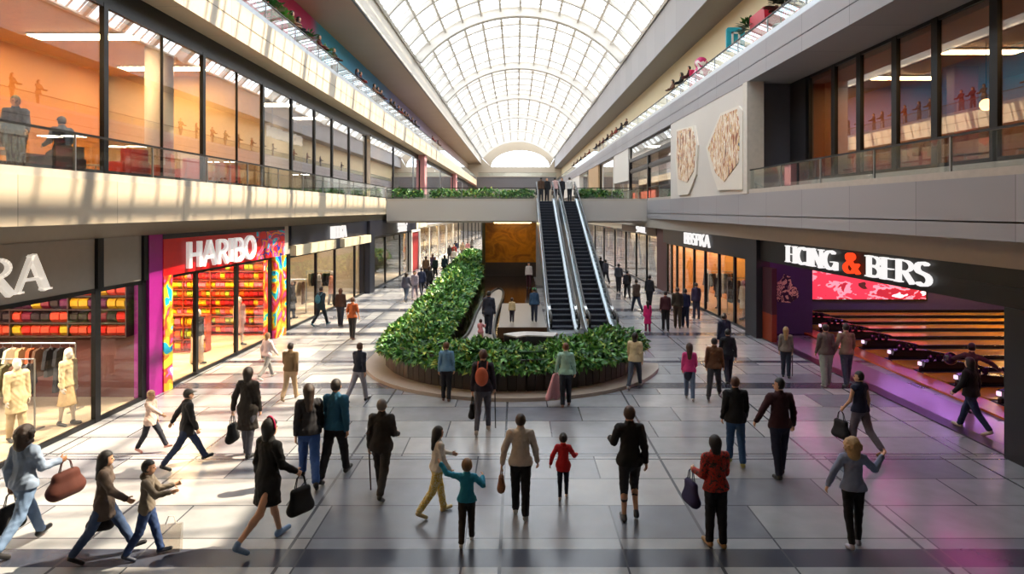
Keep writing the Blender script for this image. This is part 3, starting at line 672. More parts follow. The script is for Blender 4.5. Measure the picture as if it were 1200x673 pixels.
# ---------------- murals ----------------
art1 = paint('mural_pigments', [(0, '#2c2a30'), (.30, '#4a3a3c'), (.36, '#9a4a2c'), (.42, '#d8b48a'), (.49, '#ece2cf'), (.56, '#b86a3a'), (.60, '#e2c88a'), (.66, '#5a5a70'), (.72, '#f0e8da'), (.85, '#7a6a60')], (1, 4.6, 1.3), .6, detail=8, distort=.5)
ivoryp = mat('ivory_plaster', '#ddd6c9', .55, var=.04)
def mural(poly_out, poly_in, label):
    t = empty('wall_mural_panel', (9.0, poly_out[0][0], poly_out[0][1]), label=label, cat='mural')
    MB().prism(poly_out, 'x', 8.93, 9.02).build('plaster_surround', ivoryp, t)
    MB().prism(poly_in, 'x', 8.90, 8.935).build('painting', art1, t)
def pz(pts): # pixel of the photo -> (y,z) on the wall plane X=9
    out = []
    for x, y in pts: D = 9*F/(x-VX); out.append((D, EYE+(VY-y)*D/F))
    return out
mural(pz([(794, 152), (815, 147), (819, 170), (817, 205), (808, 228), (796, 229), (793, 190)]), pz([(795.5, 154), (813, 149), (817, 168), (815, 200), (807, 214), (797, 210), (795, 185)]), 'narrow tapered figure mural on the pale gallery wall')
mural(pz([(846, 133), (867, 124), (872, 130), (872, 222), (843, 223), (835, 200), (829, 173)]), pz([(847, 136), (866, 128), (869, 150), (868, 190), (851, 213), (841, 203), (832, 174)]), 'wide many-sided figure mural on the pale gallery wall')

# ---------------- railings ----------------
def railing(p0, p1, z, h, step, label, top=.035, shoe=.16, posts=True, group=None, railm=None, shoem=None):
    p0 = Vector((*p0, 0)); p1 = Vector((*p1, 0)); L_ = (p1-p0).length; d = (p1-p0).normalized(); nrm = Vector((-d.y, d.x, 0))
    t = empty('glass_railing', (p0.x, p0.y, z), label=label, cat='railing', group=group)
    def ob(q, a, b_, wd, za, zb):
        A = p0+d*a; B = p0+d*b_
        c = [A-nrm*wd, B-nrm*wd, B+nrm*wd, A+nrm*wd]
        q.hexa([(v.x, v.y, za) for v in c]+[(v.x, v.y, zb) for v in c])
    q = MB(); ob(q, 0, L_, .07, z, z+shoe); q.build('base_shoe', shoem or mat('kerb_stone', '#b5aca0', .6), t)
    q = MB(); ob(q, 0, L_, top, z+h-top*1.2, z+h); q.build('handrail', railm or rubber, t)
    n = max(1, round(L_/step))
    for i in range(n):
        q = MB(); ob(q, i*L_/n+.02, (i+1)*L_/n-.02, .008, z+shoe, z+h-.05); q.build('glass_panel', railglass, t)
        if posts: q = MB(); ob(q, i*L_/n-.02, i*L_/n+.02, .02, z+shoe, z+h-.04); q.build('post', steel, t)
railing((-9.1, 2), (-9.1, 45.9), 5.84, .96, 3.0, 'long glass railing along the gallery edge before the orange rooms')
railing((9.1, 2), (9.1, 25.9), 5.84, .93, 3.0, 'glass railing along the gallery edge before the wood-lined room')
railing((9.1, 39), (9.1, 45.9), 5.84, .93, 3.5, 'short glass railing between the mural wall and the bridge')
railing((-9.1, 8), (-9.1, 150), 11.9, .86, 3.2, 'long glass railing of the top gallery before the red and blue wall', shoe=.2, shoem=steel)
railing((9.1, 8), (9.1, 150), 11.4, .8, 3.2, 'long glass railing of the top gallery before the yellow wall', shoe=.2, shoem=steel)
railing((-9, 46.08), (1.4, 46.08), 5.8, .93, 2.6, 'glass railing on the bridge beside the escalator tops, longer run')
railing((4.2, 46.08), (9, 46.08), 5.8, .93, 2.4, 'glass railing on the bridge beside the escalator tops, shorter run')
railing((-9.1, 51), (-9.1, 140), 5.84, .93, 5, 'far glass railing beyond the bridge, on the side of the red walls')
railing((9.1, 51), (9.1, 140), 5.84, .93, 5, 'far glass railing beyond the bridge, on the side of the white blocks')
railing((-8.6, 149.9), (9, 149.9), 12.6, 1.0, 3, 'glass railing on the distant top bridge')
# ---------------- planter with hedge ----------------
def bez(path, n=8): # catmull-rom
    P = [Vector(p) for p in path]; P = [2*P[0]-P[1]] + P + [2*P[-1]-P[-2]]; out = []
    for i in range(1, len(P)-2):
        for k in range(n):
            t = k/n; a, b_, c, d = P[i-1:i+3]
            out.append(.5*((2*b_) + (-a+c)*t + (2*a-5*b_+4*c-d)*t*t + (-a+3*b_-3*c+d)*t**3))
    out.append(P[-2]); return out
ctr = [(-4.05, 64), (-3.85, 52), (-3.62, 42), (-3.5, 34), (-3.45, 28)] + [(-.15+3.42*math.cos(R(a)), 22.9+3.4*math.sin(R(a))) for a in range(180, 341, 20)] + [(3.22, 22.4)]
ctr = bez(ctr, 6)
def offset(path, o, taper=True):
    out = []
    for i, p in enumerate(path):
        t = (path[min(i+1, len(path)-1)] - path[max(i-1, 0)]).normalized(); out.append((p.x+t.y*o, p.y-t.x*o))
    return out
def ribbon(path, o0, o1, z0, z1, q=None):
    a, b_ = offset(path, o0), offset(path, o1); q = q or MB(); n = len(path)
    vs = [(*p, z0) for p in a]+[(*p, z0) for p in b_]+[(*p, z1) for p in a]+[(*p, z1) for p in b_]
    fs = []
    for i in range(n-1):
        fs += [(i, i+1, 2*n+i+1, 2*n+i), (n+i, 3*n+i, 3*n+i+1, n+i+1), (2*n+i, 2*n+i+1, 3*n+i+1, 3*n+i), (i, n+i, n+i+1, i+1)]
    fs += [(0, 2*n, 3*n, n), (n-1, 2*n-1, 4*n-1, 3*n-1)]
    return q.add(vs, fs)
# offset sign: negative is towards the outside (viewer side) for this winding
OUT = 1
pl = empty('planter', (0, 19.5, 0), label='long curved planter of dark upright boards around the escalator foot', cat='planter')
wood_d = mat('dark_plank', '#2c2826', .55, var=.35, scale=3)
wood_l = mat('weathered_plank', '#4c4238', .6, var=.3, scale=3)
q = MB()
A = offset(ctr, -.80); B = offset(ctr, -.72); 
# resample the outer line into boards
def resample(pts, step):
    out = [pts[0]]; acc = 0
    for i in range(1, len(pts)):
        a = Vector(out[-1] if acc == 0 else pts[i-1]); 
        p0, p1 = Vector(pts[i-1]), Vector(pts[i]); L_ = (p1-p0).length; s_ = step-acc
        while s_ <= L_:
            out.append(tuple(p0+(p1-p0)*(s_/L_))); s_ += step
        acc = (acc+L_) % step
    return out
SGN = 1 if offset(ctr, 1)[len(ctr)//2+6][1] < ctr[len(ctr)//2+6].y else -1
def off(o): return offset(ctr, SGN*o)
for oo in (.78, -.70):
    q = MB()
    pts = resample(off(oo), .26)
    for i in range(len(pts)-1):
        a, b_ = Vector(pts[i]), Vector(pts[i+1]); d = (b_-a); nrm = Vector((d.y, -d.x)).normalized()*(.035)*SGN*(1 if oo > 0 else -1); g = d*.04
        a = a+g; b_ = b_-g; h = .98
        c = [a-nrm, b_-nrm, b_+nrm, a+nrm]; q.m = random.choice([0, 0, 1]) if oo > 0 else 0
        q.hexa([(v.x, v.y, .06) for v in c]+[(v.x, v.y, h) for v in c])
    q.build('outer_board_wall' if oo > 0 else 'inner_board_wall', [wood_d, mat('dark_plank_b', '#3a3431', .55, var=.3)], pl)
ribbon(ctr, SGN*.74, SGN*-.66, .04, .86).build('soil', mat('soil', '#231a12', .9), pl)
c1 = ctr[18:-1]
ribbon(ctr[14:], SGN*1.5, SGN*.74, 0, .10).build('stone_curb', mat('beige_curb', '#a3968a', .45, var=.08), pl)
# leaves
def leaf_mesh(path, name, mats, n, wdt, z0, bulge, smin, smax, seed, parent=None):
    rg = np.random.default_rng(seed)
    P = np.array([(p.x, p.y) for p in path]); seg = np.linalg.norm(np.diff(P, axis=0), axis=1); cum = np.concatenate([[0], np.cumsum(seg)])
    # nearer lengths get more leaves
    dist = np.hypot((P[1:, 0]+P[:-1, 0])/2, (P[1:, 1]+P[:-1, 1])/2); wts = seg/np.maximum(dist, 8)**1.25; wts /= wts.sum()
    si = rg.choice(len(seg), n, p=wts); f = rg.random(n)
    base = P[si]+(P[si+1]-P[si])*f[:, None]; tg = (P[si+1]-P[si])/seg[si][:, None]; nr = np.stack([tg[:, 1], -tg[:, 0]], 1)
    th = rg.uniform(-1.5, 1.5, n)  # angle around the mound, 0 = up
    lump = .08*np.sin(cum[si]*2.1+f)+.07*np.sin(cum[si]*5.3+th*2)+.06*np.sin(cum[si]*11)
    rad = (wdt+lump*.6)*rg.uniform(.86, 1.04, n)
    ox = np.sin(th)*rad; oz = np.cos(th)*(bulge+lump)*rg.uniform(.85, 1.05, n)
    pos = np.stack([base[:, 0]+nr[:, 0]*ox, base[:, 1]+nr[:, 1]*ox, z0+oz], 1)
    outd = np.stack([nr[:, 0]*np.sin(th), nr[:, 1]*np.sin(th), np.cos(th)*.8+.15], 1)+rg.normal(0, .38, (n, 3))
    outd /= np.linalg.norm(outd, axis=1)[:, None]
    dist = np.hypot(pos[:, 0], pos[:, 1])
    L_ = rg.uniform(smin, smax, n)*np.clip(dist/24, 1, 2.2)
    # leaf axis: outward and down; droop
    ax = outd*.7+np.array([0, 0, -.35])+rg.normal(0, .35, (n, 3)); ax /= np.linalg.norm(ax, axis=1)[:, None]
    sd = np.cross(ax, outd); sd /= np.linalg.norm(sd, axis=1)[:, None]+1e-6; up = np.cross(sd, ax)
    W = L_*rg.uniform(.22, .3, n)
    V = np.empty((n, 6, 3)); e = lambda a: a[:, None]
    V[:, 0] = pos; V[:, 1] = pos+ax*e(L_*.4)+sd*e(W)+up*e(W*.35); V[:, 2] = pos+ax*e(L_*.42)
    V[:, 3] = pos+ax*e(L_*.4)-sd*e(W)+up*e(W*.35); V[:, 4] = pos+ax*e(L_)-up*e(L_*.18); V[:, 5] = V[:, 2]
    q = MB(); q.v = V.reshape(-1, 3).tolist()
    fs = []; mi = []
    m = rg.choice(len(mats), n, p=[.34, .3, .24, .12][:len(mats)] if len(mats) == 4 else None)
    for i in range(n):
        b_ = i*6; fs += [(b_, b_+1, b_+4, b_+2), (b_, b_+2, b_+4, b_+3)]; mi += [int(m[i])]*2
    q.f = fs; q.mi = mi
    return q.build(name, mats, parent)
leafm = [mat('leaf_deep', '#2a5c2c', .42, var=.3), mat('leaf_mid', '#4a8438', .42, var=.3), mat('leaf_bright', '#74a854', .4, var=.25), mat('leaf_yellow', '#a8b850', .45, var=.3)]
lf = leaf_mesh(ctr, 'hedge_foliage', leafm, 38000, 1.02, .68, .45, .15, .26, 3)
tag(lf, 'dense glossy green foliage spilling over the long curved planter', 'foliage', kind='stuff')
q = MB(); ribbon(ctr, .42, -.42, .80, 1.12, q)  # solid ribbon, its dark colour painted in as shade between the leaves
tag(q.build('hedge_shade_core', mat('leaf_shadow', '#1d3a1c', .9)), 'dark solid ribbon painting the shade inside the planter hedge', 'foliage', kind='stuff')

# ---------------- basin floor inside the planter ----------------
inner = mat('dark_basin_floor', '#241a12', .12, var=.2, scale=1)
struct('floor_basin', MB().box(-2.7, 1.3, 24.5, 52, .0, .03), inner)
# gold wall behind
s = empty('gold_wall_panel', (-.3, 52.2, 0), label='tall mottled gold panel standing beneath the bridge beside the escalators', cat='wall panel')
goldm = paint('gold_mottle', [(0, '#4a2a08'), (.38, '#8a5410'), (.5, '#b87818'), (.62, '#8e5a12'), (.8, '#c88a20')], (.7, 1, .9), .3, detail=6, mode='LINEAR')
MB().box(-2.45, 1.75, 52, 52.3, 1.1, 4.4).build('gold_face', goldm, s)
MB().box(-2.45, 1.75, 51.98, 52.3, .0, 1.1).build('dark_base', mat('base_brown', '#3a3230', .4), s)
MB().box(-2.7, -2.45, 51.9, 52.4, 0, 4.4).build('side_post', mat('olive_post', '#4c4630', .5), s)
struct('trim_70', MB().box(-2.7, 1.9, 50.5, 52.4, 4.3, 4.45), darkm)
q = MB(); q.box(1.35, 2.0, 45.9, 46.6, 0, 4.42)
struct('trim_71', q, mat('grey_pillar', '#8d8984', .5))
s = empty('spotlight_bar', (-.3, 50.4, 4.2), label='dark spotlight bar under the bridge lighting the gold panel', cat='spotlight')
MB().box(-1.8, 1.2, 50.3, 50.5, 4.22, 4.30).build('bar', darkm, s)
MB().box(-1.7, 1.1, 50.33, 50.47, 4.19, 4.22).build('lamp', emitter('gold_spot', (1, .7, .3), 40), s)
# tongue-shaped pale path with rim
tong = bez([(-2.45, 24.3), (-2.0, 27), (-1.95, 33), (-1.75, 38.5), (-1.45, 41.5), (-1.15, 42.6), (-.85, 41.3), (-.8, 38), (-.95, 33), (-.95, 28), (-.75, 25.2), (-.5, 24.2)], 5)
rim = [(p.x, p.y) for p in tong]
s = empty('sunken_path', (-1.5, 24, 0), label='pale tongue-shaped stone path with a dark rim inside the planter ring', cat='path')
MB().prism(rim, 'z', .03, .12).build('stone_surface', mat('path_stone', '#9a9188', .4, var=.08), s)
q = MB(); q.tube([(x, y, .16) for x, y in rim], .07, 6); q.build('rim', darkm, s)
# low platform with brown edge
s = empty('platform', (.1, 27.5, 0), label='low grey platform with a brown front edge beside the escalators', cat='platform')
MB().box(-.75, 1.22, 26.9, 34, .03, .42).build('deck', mat('platform_top', '#77726e', .3), s)
MB().box(-.78, 1.22, 26.8, 26.9, .03, .46).build('front_edge', mat('platform_brown', '#4a3524', .4), s)
s = empty('curved_bench', (.2, 25.6, 0), label='black curved bench with a pale seat edge before the platform', cat='bench')
arcb = bez([(-.25, 25.2), (.1, 25.5), (.5, 25.6), (1.5, 25.4)], 6)
ribbon(arcb, -.35, .35, .03, .40).build('body', mat('bench_black', '#17151a', .3), s)
ribbon(arcb, -.38, .38, .40, .45).build('seat', mat('bench_edge', '#a9a6a4', .35), s)

# ---------------- escalators ----------------
YB, YT, ZT = 28.6, 46.0, 5.8
XE0, XE1 = 1.60, 3.35 # inner / outer at foot (per lane set)
def escalator(x0, x1, label, newel_big=False):
    cxm = (x0+x1)/2
    t = empty('escalator', (cxm, YB, 0), label=label, cat='escalator')
    n = 34; run = (YT-YB)/n; rise = ZT/n
    q = MB(); iw = .42
    for i in range(n):
        y = YB+i*run; z = (i+1)*rise
        q.m = 0; q.box(cxm-iw-.08, cxm+iw+.08, y, y+run+.02, max(0, z-rise-.25), z-.012)
        q.m = 1; q.box(cxm-iw-.08, cxm+iw+.08, y-.006, y+.05, z-.03, z)
        q.m = 0
        for k in range(9):
            xx = cxm-iw-.06+k*(2*iw+.12)/8; q.box(xx-.012, xx+.012, y+.05, y+run, z-.012, z)
    q.build('steps', [mat('step_metal', '#2b2e38', .4, .4), mat('step_edge', '#5b5f6c', .35, .5)], t)
    MB().box(cxm-iw-.1, cxm+iw+.1, YB-1.0, YB, .0, .05).build('comb_plate', steel, t)
    for sgn in (-1, 1):
        xb = cxm+sgn*(iw+.14)
        line = lambda o: [(YB-1.6, .15+o), (YB-.7, .2+o), (YB+.5, .42+o), (YT-.6, ZT+.15+o), (YT+.8, ZT+.2+o)]
        lo, hi = line(0), line(.74)
        poly = lo+hi[::-1]
        bal_ = MB().prism(poly, 'x', xb-.012, xb+.012).build('glass_balustrade', MATS['escalator_glass'], t)
        base = [(YB-1.5, 0), (YB+.2, 0), (YB+1.2, 0), (YT+.8, ZT-.9), (YT+.8, ZT+.2)] + [(YT-.6, ZT+.16), (YB+.5, .42), (YB-.7, .2), (YB-1.5, .2)]
        MB().prism(base, 'x', xb-.075 if sgn > 0 else xb-.03, xb+.03 if sgn > 0 else xb+.075).build('skirt', MATS['escalator_skirt'], t)
        # handrail: rounded newel
        pts = [(xb, YB-1.15, .32), (xb, YB-1.5, .36), (xb, YB-1.82, .5), (xb, YB-1.9, .68), (xb, YB-1.78, .88), (xb, YB-1.45, .98), (xb, YB-.7, 1.0), (xb, YB+.45, 1.2), (xb, YT-.7, ZT+.92), (xb, YT+.6, ZT+.97), (xb, YT+1.0, ZT+.8), (xb, YT+.9, ZT+.45)]
        sm = bez([Vector(p) for p in pts], 3)
        MB().tube(sm, .052, 8).build('handrail', rubber, t, smooth=True)
        # bright steel cap strip under the handrail
        MB().prism([(YB-1.4, .88), (YB-.7, .92), (YB+.45, 1.12), (YT-.7, ZT+.84), (YT+.6, ZT+.88), (YT+.6, ZT+.93), (YT-.7, ZT+.89), (YB+.45, 1.17), (YB-.7, .97), (YB-1.4, .93)], 'x', xb-.05, xb+.05).build('rail_strip', mat('bright_steel', '#d5dade', .22, .7), bal_, local=True)
    return t
MATS['escalator_glass'] = glass('escalator_glass', (.88, .95, .95), 1.5)
MATS['escalator_skirt'] = mat('escalator_steel', '#aeb4ba', .28, .75, var=.06)
# both escalators narrow slightly in plan towards the viewer's eye only by perspective
escalator(1.40, 2.50, 'dark-stepped escalator between the grey pillar and its twin')
escalator(2.95, 4.05, 'dark-stepped escalator on the outer side, with the free glass newel')
struct('floor_escalator_pit', MB().prism([(1.35, 28.8), (1.25, 25.6), (2.2, 23.3), (4.3, 24.2), (4.6, 27.0), (4.2, 28.8)], 'z', .0, .04), mat('navy_floor_plate', '#20263a', .3, var=.1))

# ---------------- hedges on the bridge, pots upstairs ----------------
def small_hedge(x0, x1, y, z, label, seed, n=1500):
    t = empty('planter_box', ((x0+x1)/2, y, z), label='long low white planter box ' + label, cat='planter')
    MB().box(x0, x1, y-.22, y+.22, z, z+.32).build('trough', mat('trough', '#8e8a84', .5), t)
    pth = [Vector((x0+(x1-x0)*i/12, y)) for i in range(13)]
    o = leaf_mesh(pth, 'foliage', leafm, n, .2, z+.34, .34, .10, .15, seed)
    tag(o, 'green leafy plants in the trough ' + label, 'foliage', kind='stuff')
small_hedge(-8.6, -6.6, 46.8, 5.8, 'at the bridge end near the sunlit gallery', 11, 500)
small_hedge(-6.0, 1.2, 46.8, 5.8, 'along the bridge before the escalator tops', 12, 1600)
small_hedge(4.4, 7.4, 46.8, 5.8, 'on the bridge past the escalator tops', 13, 900)
def pot_plant(x, y, z, s_, m, potm, label, seed, h=.36, cat='potted plant'):
    t = empty('potted_plant', (x, y, z), label=label, cat=cat)
    MB().lathe([(.13*s_, 0), (.2*s_, .34*s_), (.22*s_, .36*s_), (.2*s_, .38*s_)], (x, y, z), 12).build('pot', potm, t)
    q = MB(); q.tube([(x, y, z+.3*s_), (x+.03, y, z+.95*s_)], .02*s_, 6); q.build('stem', mat('bark', '#4a3524', .8), t)
    rg = np.random.default_rng(seed); n = 150; q = MB()
    for i in range(n):
        d = rg.normal(0, 1, 3); d /= np.linalg.norm(d); d[2] = abs(d[2])*.9+.05
        p = np.array([x, y, z+.82*s_])+d*s_*h*rg.uniform(.25, .9); L_ = s_*rg.uniform(.16, .3); sd = np.cross(d, [0, 0, 1.]); sd /= np.linalg.norm(sd)+1e-6
        e = p+d*L_-np.array([0, 0, L_*.3]); mm = (p+e)/2
        q.add([tuple(p), tuple(mm+sd*L_*.22), tuple(e), tuple(mm-sd*L_*.22)], [(0, 1, 2, 3)])
    q.build('leaves', m, t); return t
terra = mat('terracotta', '#a8492c', .7); wpot = mat('white_pot', '#cfcac4', .5)
browleaf = mat('leaf_russet', '#5a2c26', .6, var=.4)
dkleaf = mat('leaf_dark', '#1d2a1a', .55, var=.3)
for i, (px, lab) in enumerate(((318, 'in a terracotta pot highest along the top gallery rail'), (331, 'beside the terracotta-potted one on the top gallery'), (360, 'before the crimson wall of the top gallery'), (381, 'before the end of the crimson wall on the top gallery'))):
    D = 9.6*F/(VX-px); pot_plant(-9.62, D, 11.9, 1.3, leafm[i % 2], terra if i == 0 else wpot, 'leafy green plant ' + lab, 20+i)
for i, (px, lab) in enumerate(((881, 'beside the turquoise sign on the top gallery'), (915, 'beside the red planter on the top gallery'))):
    D = 9.6*F/(px-VX); pot_plant(9.6, D, 11.4, 1.4, leafm[0] if i == 0 else dkleaf, wpot, 'dark green plant ' + lab, 30+i)
for i, px in enumerate((928, 946, 966, 988)):
    D = 9.55*F/(px-VX); pot_plant(9.62, D, 11.4, 1.45, dkleaf, wpot, 'bushy dark plant on the top gallery, %s' % ('first past the red planter', 'second past the red planter', 'third past the red planter', 'last of the row')[i], 40+i)
s = empty('red_planter', (10.0, 25.6, 11.4), label='big red box planter on the top gallery', cat='planter')
MB().prism([(9.5, 11.4), (10.6, 11.4), (10.75, 12.9), (9.35, 12.9)], 'y', 25.2, 26.8).build('box', mat('bright_red', '#b81c34', .4), s)
MB().box(9.5, 10.6, 25.35, 26.65, 12.9, 12.94).build('soil', MATS['soil'], s)
# turquoise sign with a white rounded mark
s = empty('sign_board', (9.6, 30.3, 11.4), label='turquoise rounded square sign with a white mark on the top gallery', cat='sign')
def rsq(cx_, cz, w_, h_, r_, n=4):
    out = []
    for (sx, sz, a0) in ((1, 1, 0), (-1, 1, 90), (-1, -1, 180), (1, -1, 270)):
        for k in range(n+1): a = R(a0+90*k/n); out.append((cx_+sx*(w_-r_)+r_*math.cos(a), cz+sz*(h_-r_)+r_*math.sin(a)))
    return out
MB().prism(rsq(9.95, 12.95, .42, .55, .12), 'y', 30.25, 30.35).build('board', mat('turquoise', '#1fa0b4', .4), s)
q = MB()
for (a, b_, c, d) in ((9.76, 10.14, 13.2, 13.28), (9.76, 10.14, 12.62, 12.70), (9.76, 9.84, 12.62, 13.28), (10.06, 10.14, 12.62, 13.28)): q.box(a, b_, 30.2, 30.26, c, d)
q.build('mark', white, s)
MB().box(9.91, 9.99, 30.27, 30.33, 11.4, 12.45).build('post', steel, s)

# ---------------- furniture ----------------
def armchair(name, x, y, z, rz, m, label, cat='chair', group=None, s_=1):
    t = empty(name, (x, y, z), rz, label=label, cat=cat, group=group)
    def B(n_, *a, mm=None): q = MB(); q.box(*[v*s_ for v in a]); return q.build(n_, mm or m, t, local=True)
    B('seat', -.32, .32, -.3, .3, .28, .48); B('backrest', -.36, .36, -.42, -.28, .3, 1.0)
    B('armrest', -.42, -.31, -.4, .3, .28, .66); B('armrest', .31, .42, -.4, .3, .28, .66)
    for sx in (-.34, .34):
        for sy in (-.34, .24): B('leg', sx-.025, sx+.025, sy-.025, sy+.025, 0, .28, mm=darkm)
    return t
def table(x, y, z, label, r=.4, h=.74, m=None, group=None):
    t = empty('cafe_table', (x, y, z), label=label, cat='table', group=group)
    MB().lathe([(r, 0), (r, .03)], (x, y, z+h-.03), 20).build('table_top', m or white, t)
    MB().lathe([(.03, 0), (.03, h-.05)], (x, y, z+.02), 8).build('pedestal', steel, t)
    MB().lathe([(.25, 0), (.25, .02)], (x, y, z), 16).build('base', steel, t)
redf = mat('red_upholstery', '#c02a18', .6); orf = mat('orange_upholstery', '#c8501c', .6); dkf = mat('charcoal_upholstery', '#23242c', .6)
labs = ['nearest the office chair', 'just before the round white column', 'beside the round white column', 'close to the glass before the tan wall', 'backed against the tan wall', 'deeper in the orange room']
for i, (x, y, rz) in enumerate(((-10.7, 18.2, 1.2), (-10.6, 19.6, 1.9), (-10.8, 21.5, 1.4), (-10.6, 23.0, 1.7), (-10.8, 24.6, 1.5), (-11.9, 22.4, -1.4))):
    armchair('armchair', x, y, 5.84, rz, (redf, orf)[i % 2], 'red-orange armchair in the gallery cafe, ' + labs[i], group='cafe armchairs')
table(-11.8, 23.9, 5.84, 'small white round table among the red-orange armchairs', group='cafe tables')
table(-12.9, 20.4, 5.84, 'small white round table deeper behind the round white column', group='cafe tables')
labs = ['nearest the grey-blue panel', 'second from the grey-blue panel', 'third from the grey-blue panel', 'fourth from the grey-blue panel', 'by the dark red wall']
for i, (x, y, rz) in enumerate(((11.6, 24.6, -1.6), (11.7, 23.0, -1.4), (11.6, 21.4, -1.7), (11.8, 19.8, -1.5), (13.2, 22.6, 1.5))):
    armchair('armchair', x, y, 6.0, rz, redf, 'red armchair in the wood-lined room, ' + labs[i], group='red armchairs', s_=1.15)
struct('floor_room_right', MB().box(11.1, 17.8, -4, 26.2, 5.84, 6.0), mat('dark_parquet', '#3c2616', .3))
for i, (x, y) in enumerate(((12.3, 14.2), (13.0, 16.6), (12.4, 18.4))): table(x, y, 6.0, 'dark round cafe table in the wood-lined room, ' + ('nearest the open end', 'in the middle', 'next to the armchairs')[i], m=darkm, group='dark cafe tables')
# column in the orange room
t = empty('trim_80', (-12, 19.3, 5.84)); t['kind'] = 'structure'
MB().lathe([(.42, 0), (.42, 4.6)], (-11.6, 21.6, 5.84), 24).build('shaft', mat('column_white', '#d8d2c8', .5), t, smooth=True)
# counter far side with lamp in the wood-lined room
for i, (x, y) in enumerate(((13.2, 13.6), (13.8, 16), (13.4, 19))):
    t = empty('pendant_lamp', (x, y, 8.2), label='glowing round pendant lamp in the wood-lined room, ' + ('nearest the open end', 'middle one', 'closest to the dark red wall')[i], cat='lamp', group='pendant lamps')
    MB().ball((x, y, 8.2), .17, 14, 10).build('globe', emitter('globe_light', (1, .7, .3), 9), t, smooth=True)
    MB().tube([(x, y, 8.36), (x, y, 10.0)], .012, 5).build('cord', darkm, t)

# ---------------- shop stock ----------------
def garment_mesh(kind, s_=1):
    if kind == 'shirt': pts = [(-.06, 0), (-.2, -.05), (-.30, -.5), (-.22, -.53), (-.17, -.25), (-.19, -.72), (.19, -.72), (.17, -.25), (.22, -.53), (.30, -.5), (.2, -.05), (.06, 0), (0, -.05)]
    else: pts = [(-.06, 0), (-.19, -.05), (-.26, -.42), (-.2, -.45), (-.16, -.28), (-.25, -1.1), (.25, -1.1), (.16, -.28), (.2, -.45), (.26, -.42), (.19, -.05), (.06, 0), (0, -.05)]
    q = MB(); n = len(pts)
    v = []
    for (x, z) in pts: v.append((x*s_, -.045, z*s_))
    for (x, z) in pts: v.append((x*s_, .045, z*s_))
    return q.add(v, [tuple(range(n)), tuple(range(n, 2*n))[::-1]]+[(i, n+i, n+(i+1) % n, (i+1) % n) for i in range(n)])
def hanger_mesh():
    return MB().tube([(-.17, 0, -.06), (0, 0, .03), (.17, 0, -.06)], .008, 4).tube([(0, 0, .03), (0, 0, .1), (.03, 0, .13)], .006, 4)
gcols = [('cream', '#d9c9a8'), ('brown', '#5b3a26'), ('black', '#17161a'), ('rust', '#9a4a24'), ('grey', '#6d6a68'), ('olive', '#5a5636'), ('sand', '#b8976a')]
GPROTO = {}
def garment(kind, ci, x, y, z, rz, where, sfx='garments'):
    key = (kind, ci, where); nm, hx = gcols[ci]
    if key not in GPROTO:
        t = empty('hanging_' + kind, (x, y, z), rz, label='%s %s on a hanger on %s' % (nm, kind, where), cat=kind, group='%s on %s' % (sfx, where))
        garment_mesh(kind).build('fabric', mat('cloth_'+nm, hx, .85, var=.2), t, local=True)
        hanger_mesh().build('hanger', steel, t, local=True); GPROTO[key] = t
        return t
    return copy_tree(GPROTO[key], (x, y, z), rz)
def rack(x0, x1, y, h, where, n, kinds, cols, label):
    t = empty('clothes_rack', ((x0+x1)/2, y, 0), label=label, cat='clothes rack', group='clothes racks')
    MB().tube([(x0, y, h), (x1, y, h)], .02, 6).build('rail', steel, t)
    for x in (x0, x1):
        MB().tube([(x, y, .03), (x, y, h)], .02, 6).build('upright', steel, t); MB().box(x-.03, x+.03, y-.3, y+.3, .012, .04).build('foot', steel, t)
    for i in range(n):
        garment(random.choice(kinds), random.choice(cols), x0+.15+(x1-x0-.3)*i/(n-1), y, h-.12, math.pi/2+random.uniform(-.2, .2), where)
rack(-16.4, -11.4, 17.2, 1.75, 'the rack before the red shelf wall', 20, ['shirt', 'dress'], [0, 1, 2, 3, 6], 'long steel clothes rack before the red shelf wall')
rack(-15.6, -11.3, 15.6, 1.7, 'the middle rack behind the cream mannequin', 17, ['shirt', 'dress'], [0, 1, 2, 5, 4], 'middle steel clothes rack behind the cream mannequin')
rack(-14.6, -11.6, 13.9, 1.65, 'the rack nearest the shop end', 12, ['shirt', 'dress'], [1, 2, 4, 6, 5], 'steel clothes rack nearest the open end of the shop')
rack(10.6, 12.1, 36.8, 1.8, 'the rack in the gold-walled shop', 7, ['shirt', 'dress'], [2, 1, 4], 'clothes rack in the gold-walled shop')
rack(10.5, 12.1, 33.2, 1.8, 'the wide rack before the gold wall', 7, ['dress'], [2, 1, 3], 'wide clothes rack before the gold wall')
rack(10.7, 12.1, 30.2, 1.8, 'the rack near the dark grey pier', 6, ['shirt', 'dress'], [0, 4, 1], 'clothes rack near the dark grey pier')
rack(-12.6, -10.6, 33.5, 1.7, 'the rack in the pale shop', 8, ['dress', 'shirt'], [2, 0, 1], 'clothes rack in the pale shop under the crowded letters')
rack(-12.0, -10.6, 38.0, 1.7, 'the far rack in the pale shop', 6, ['dress', 'shirt'], [2, 3, 0], 'far clothes rack in the pale shop')

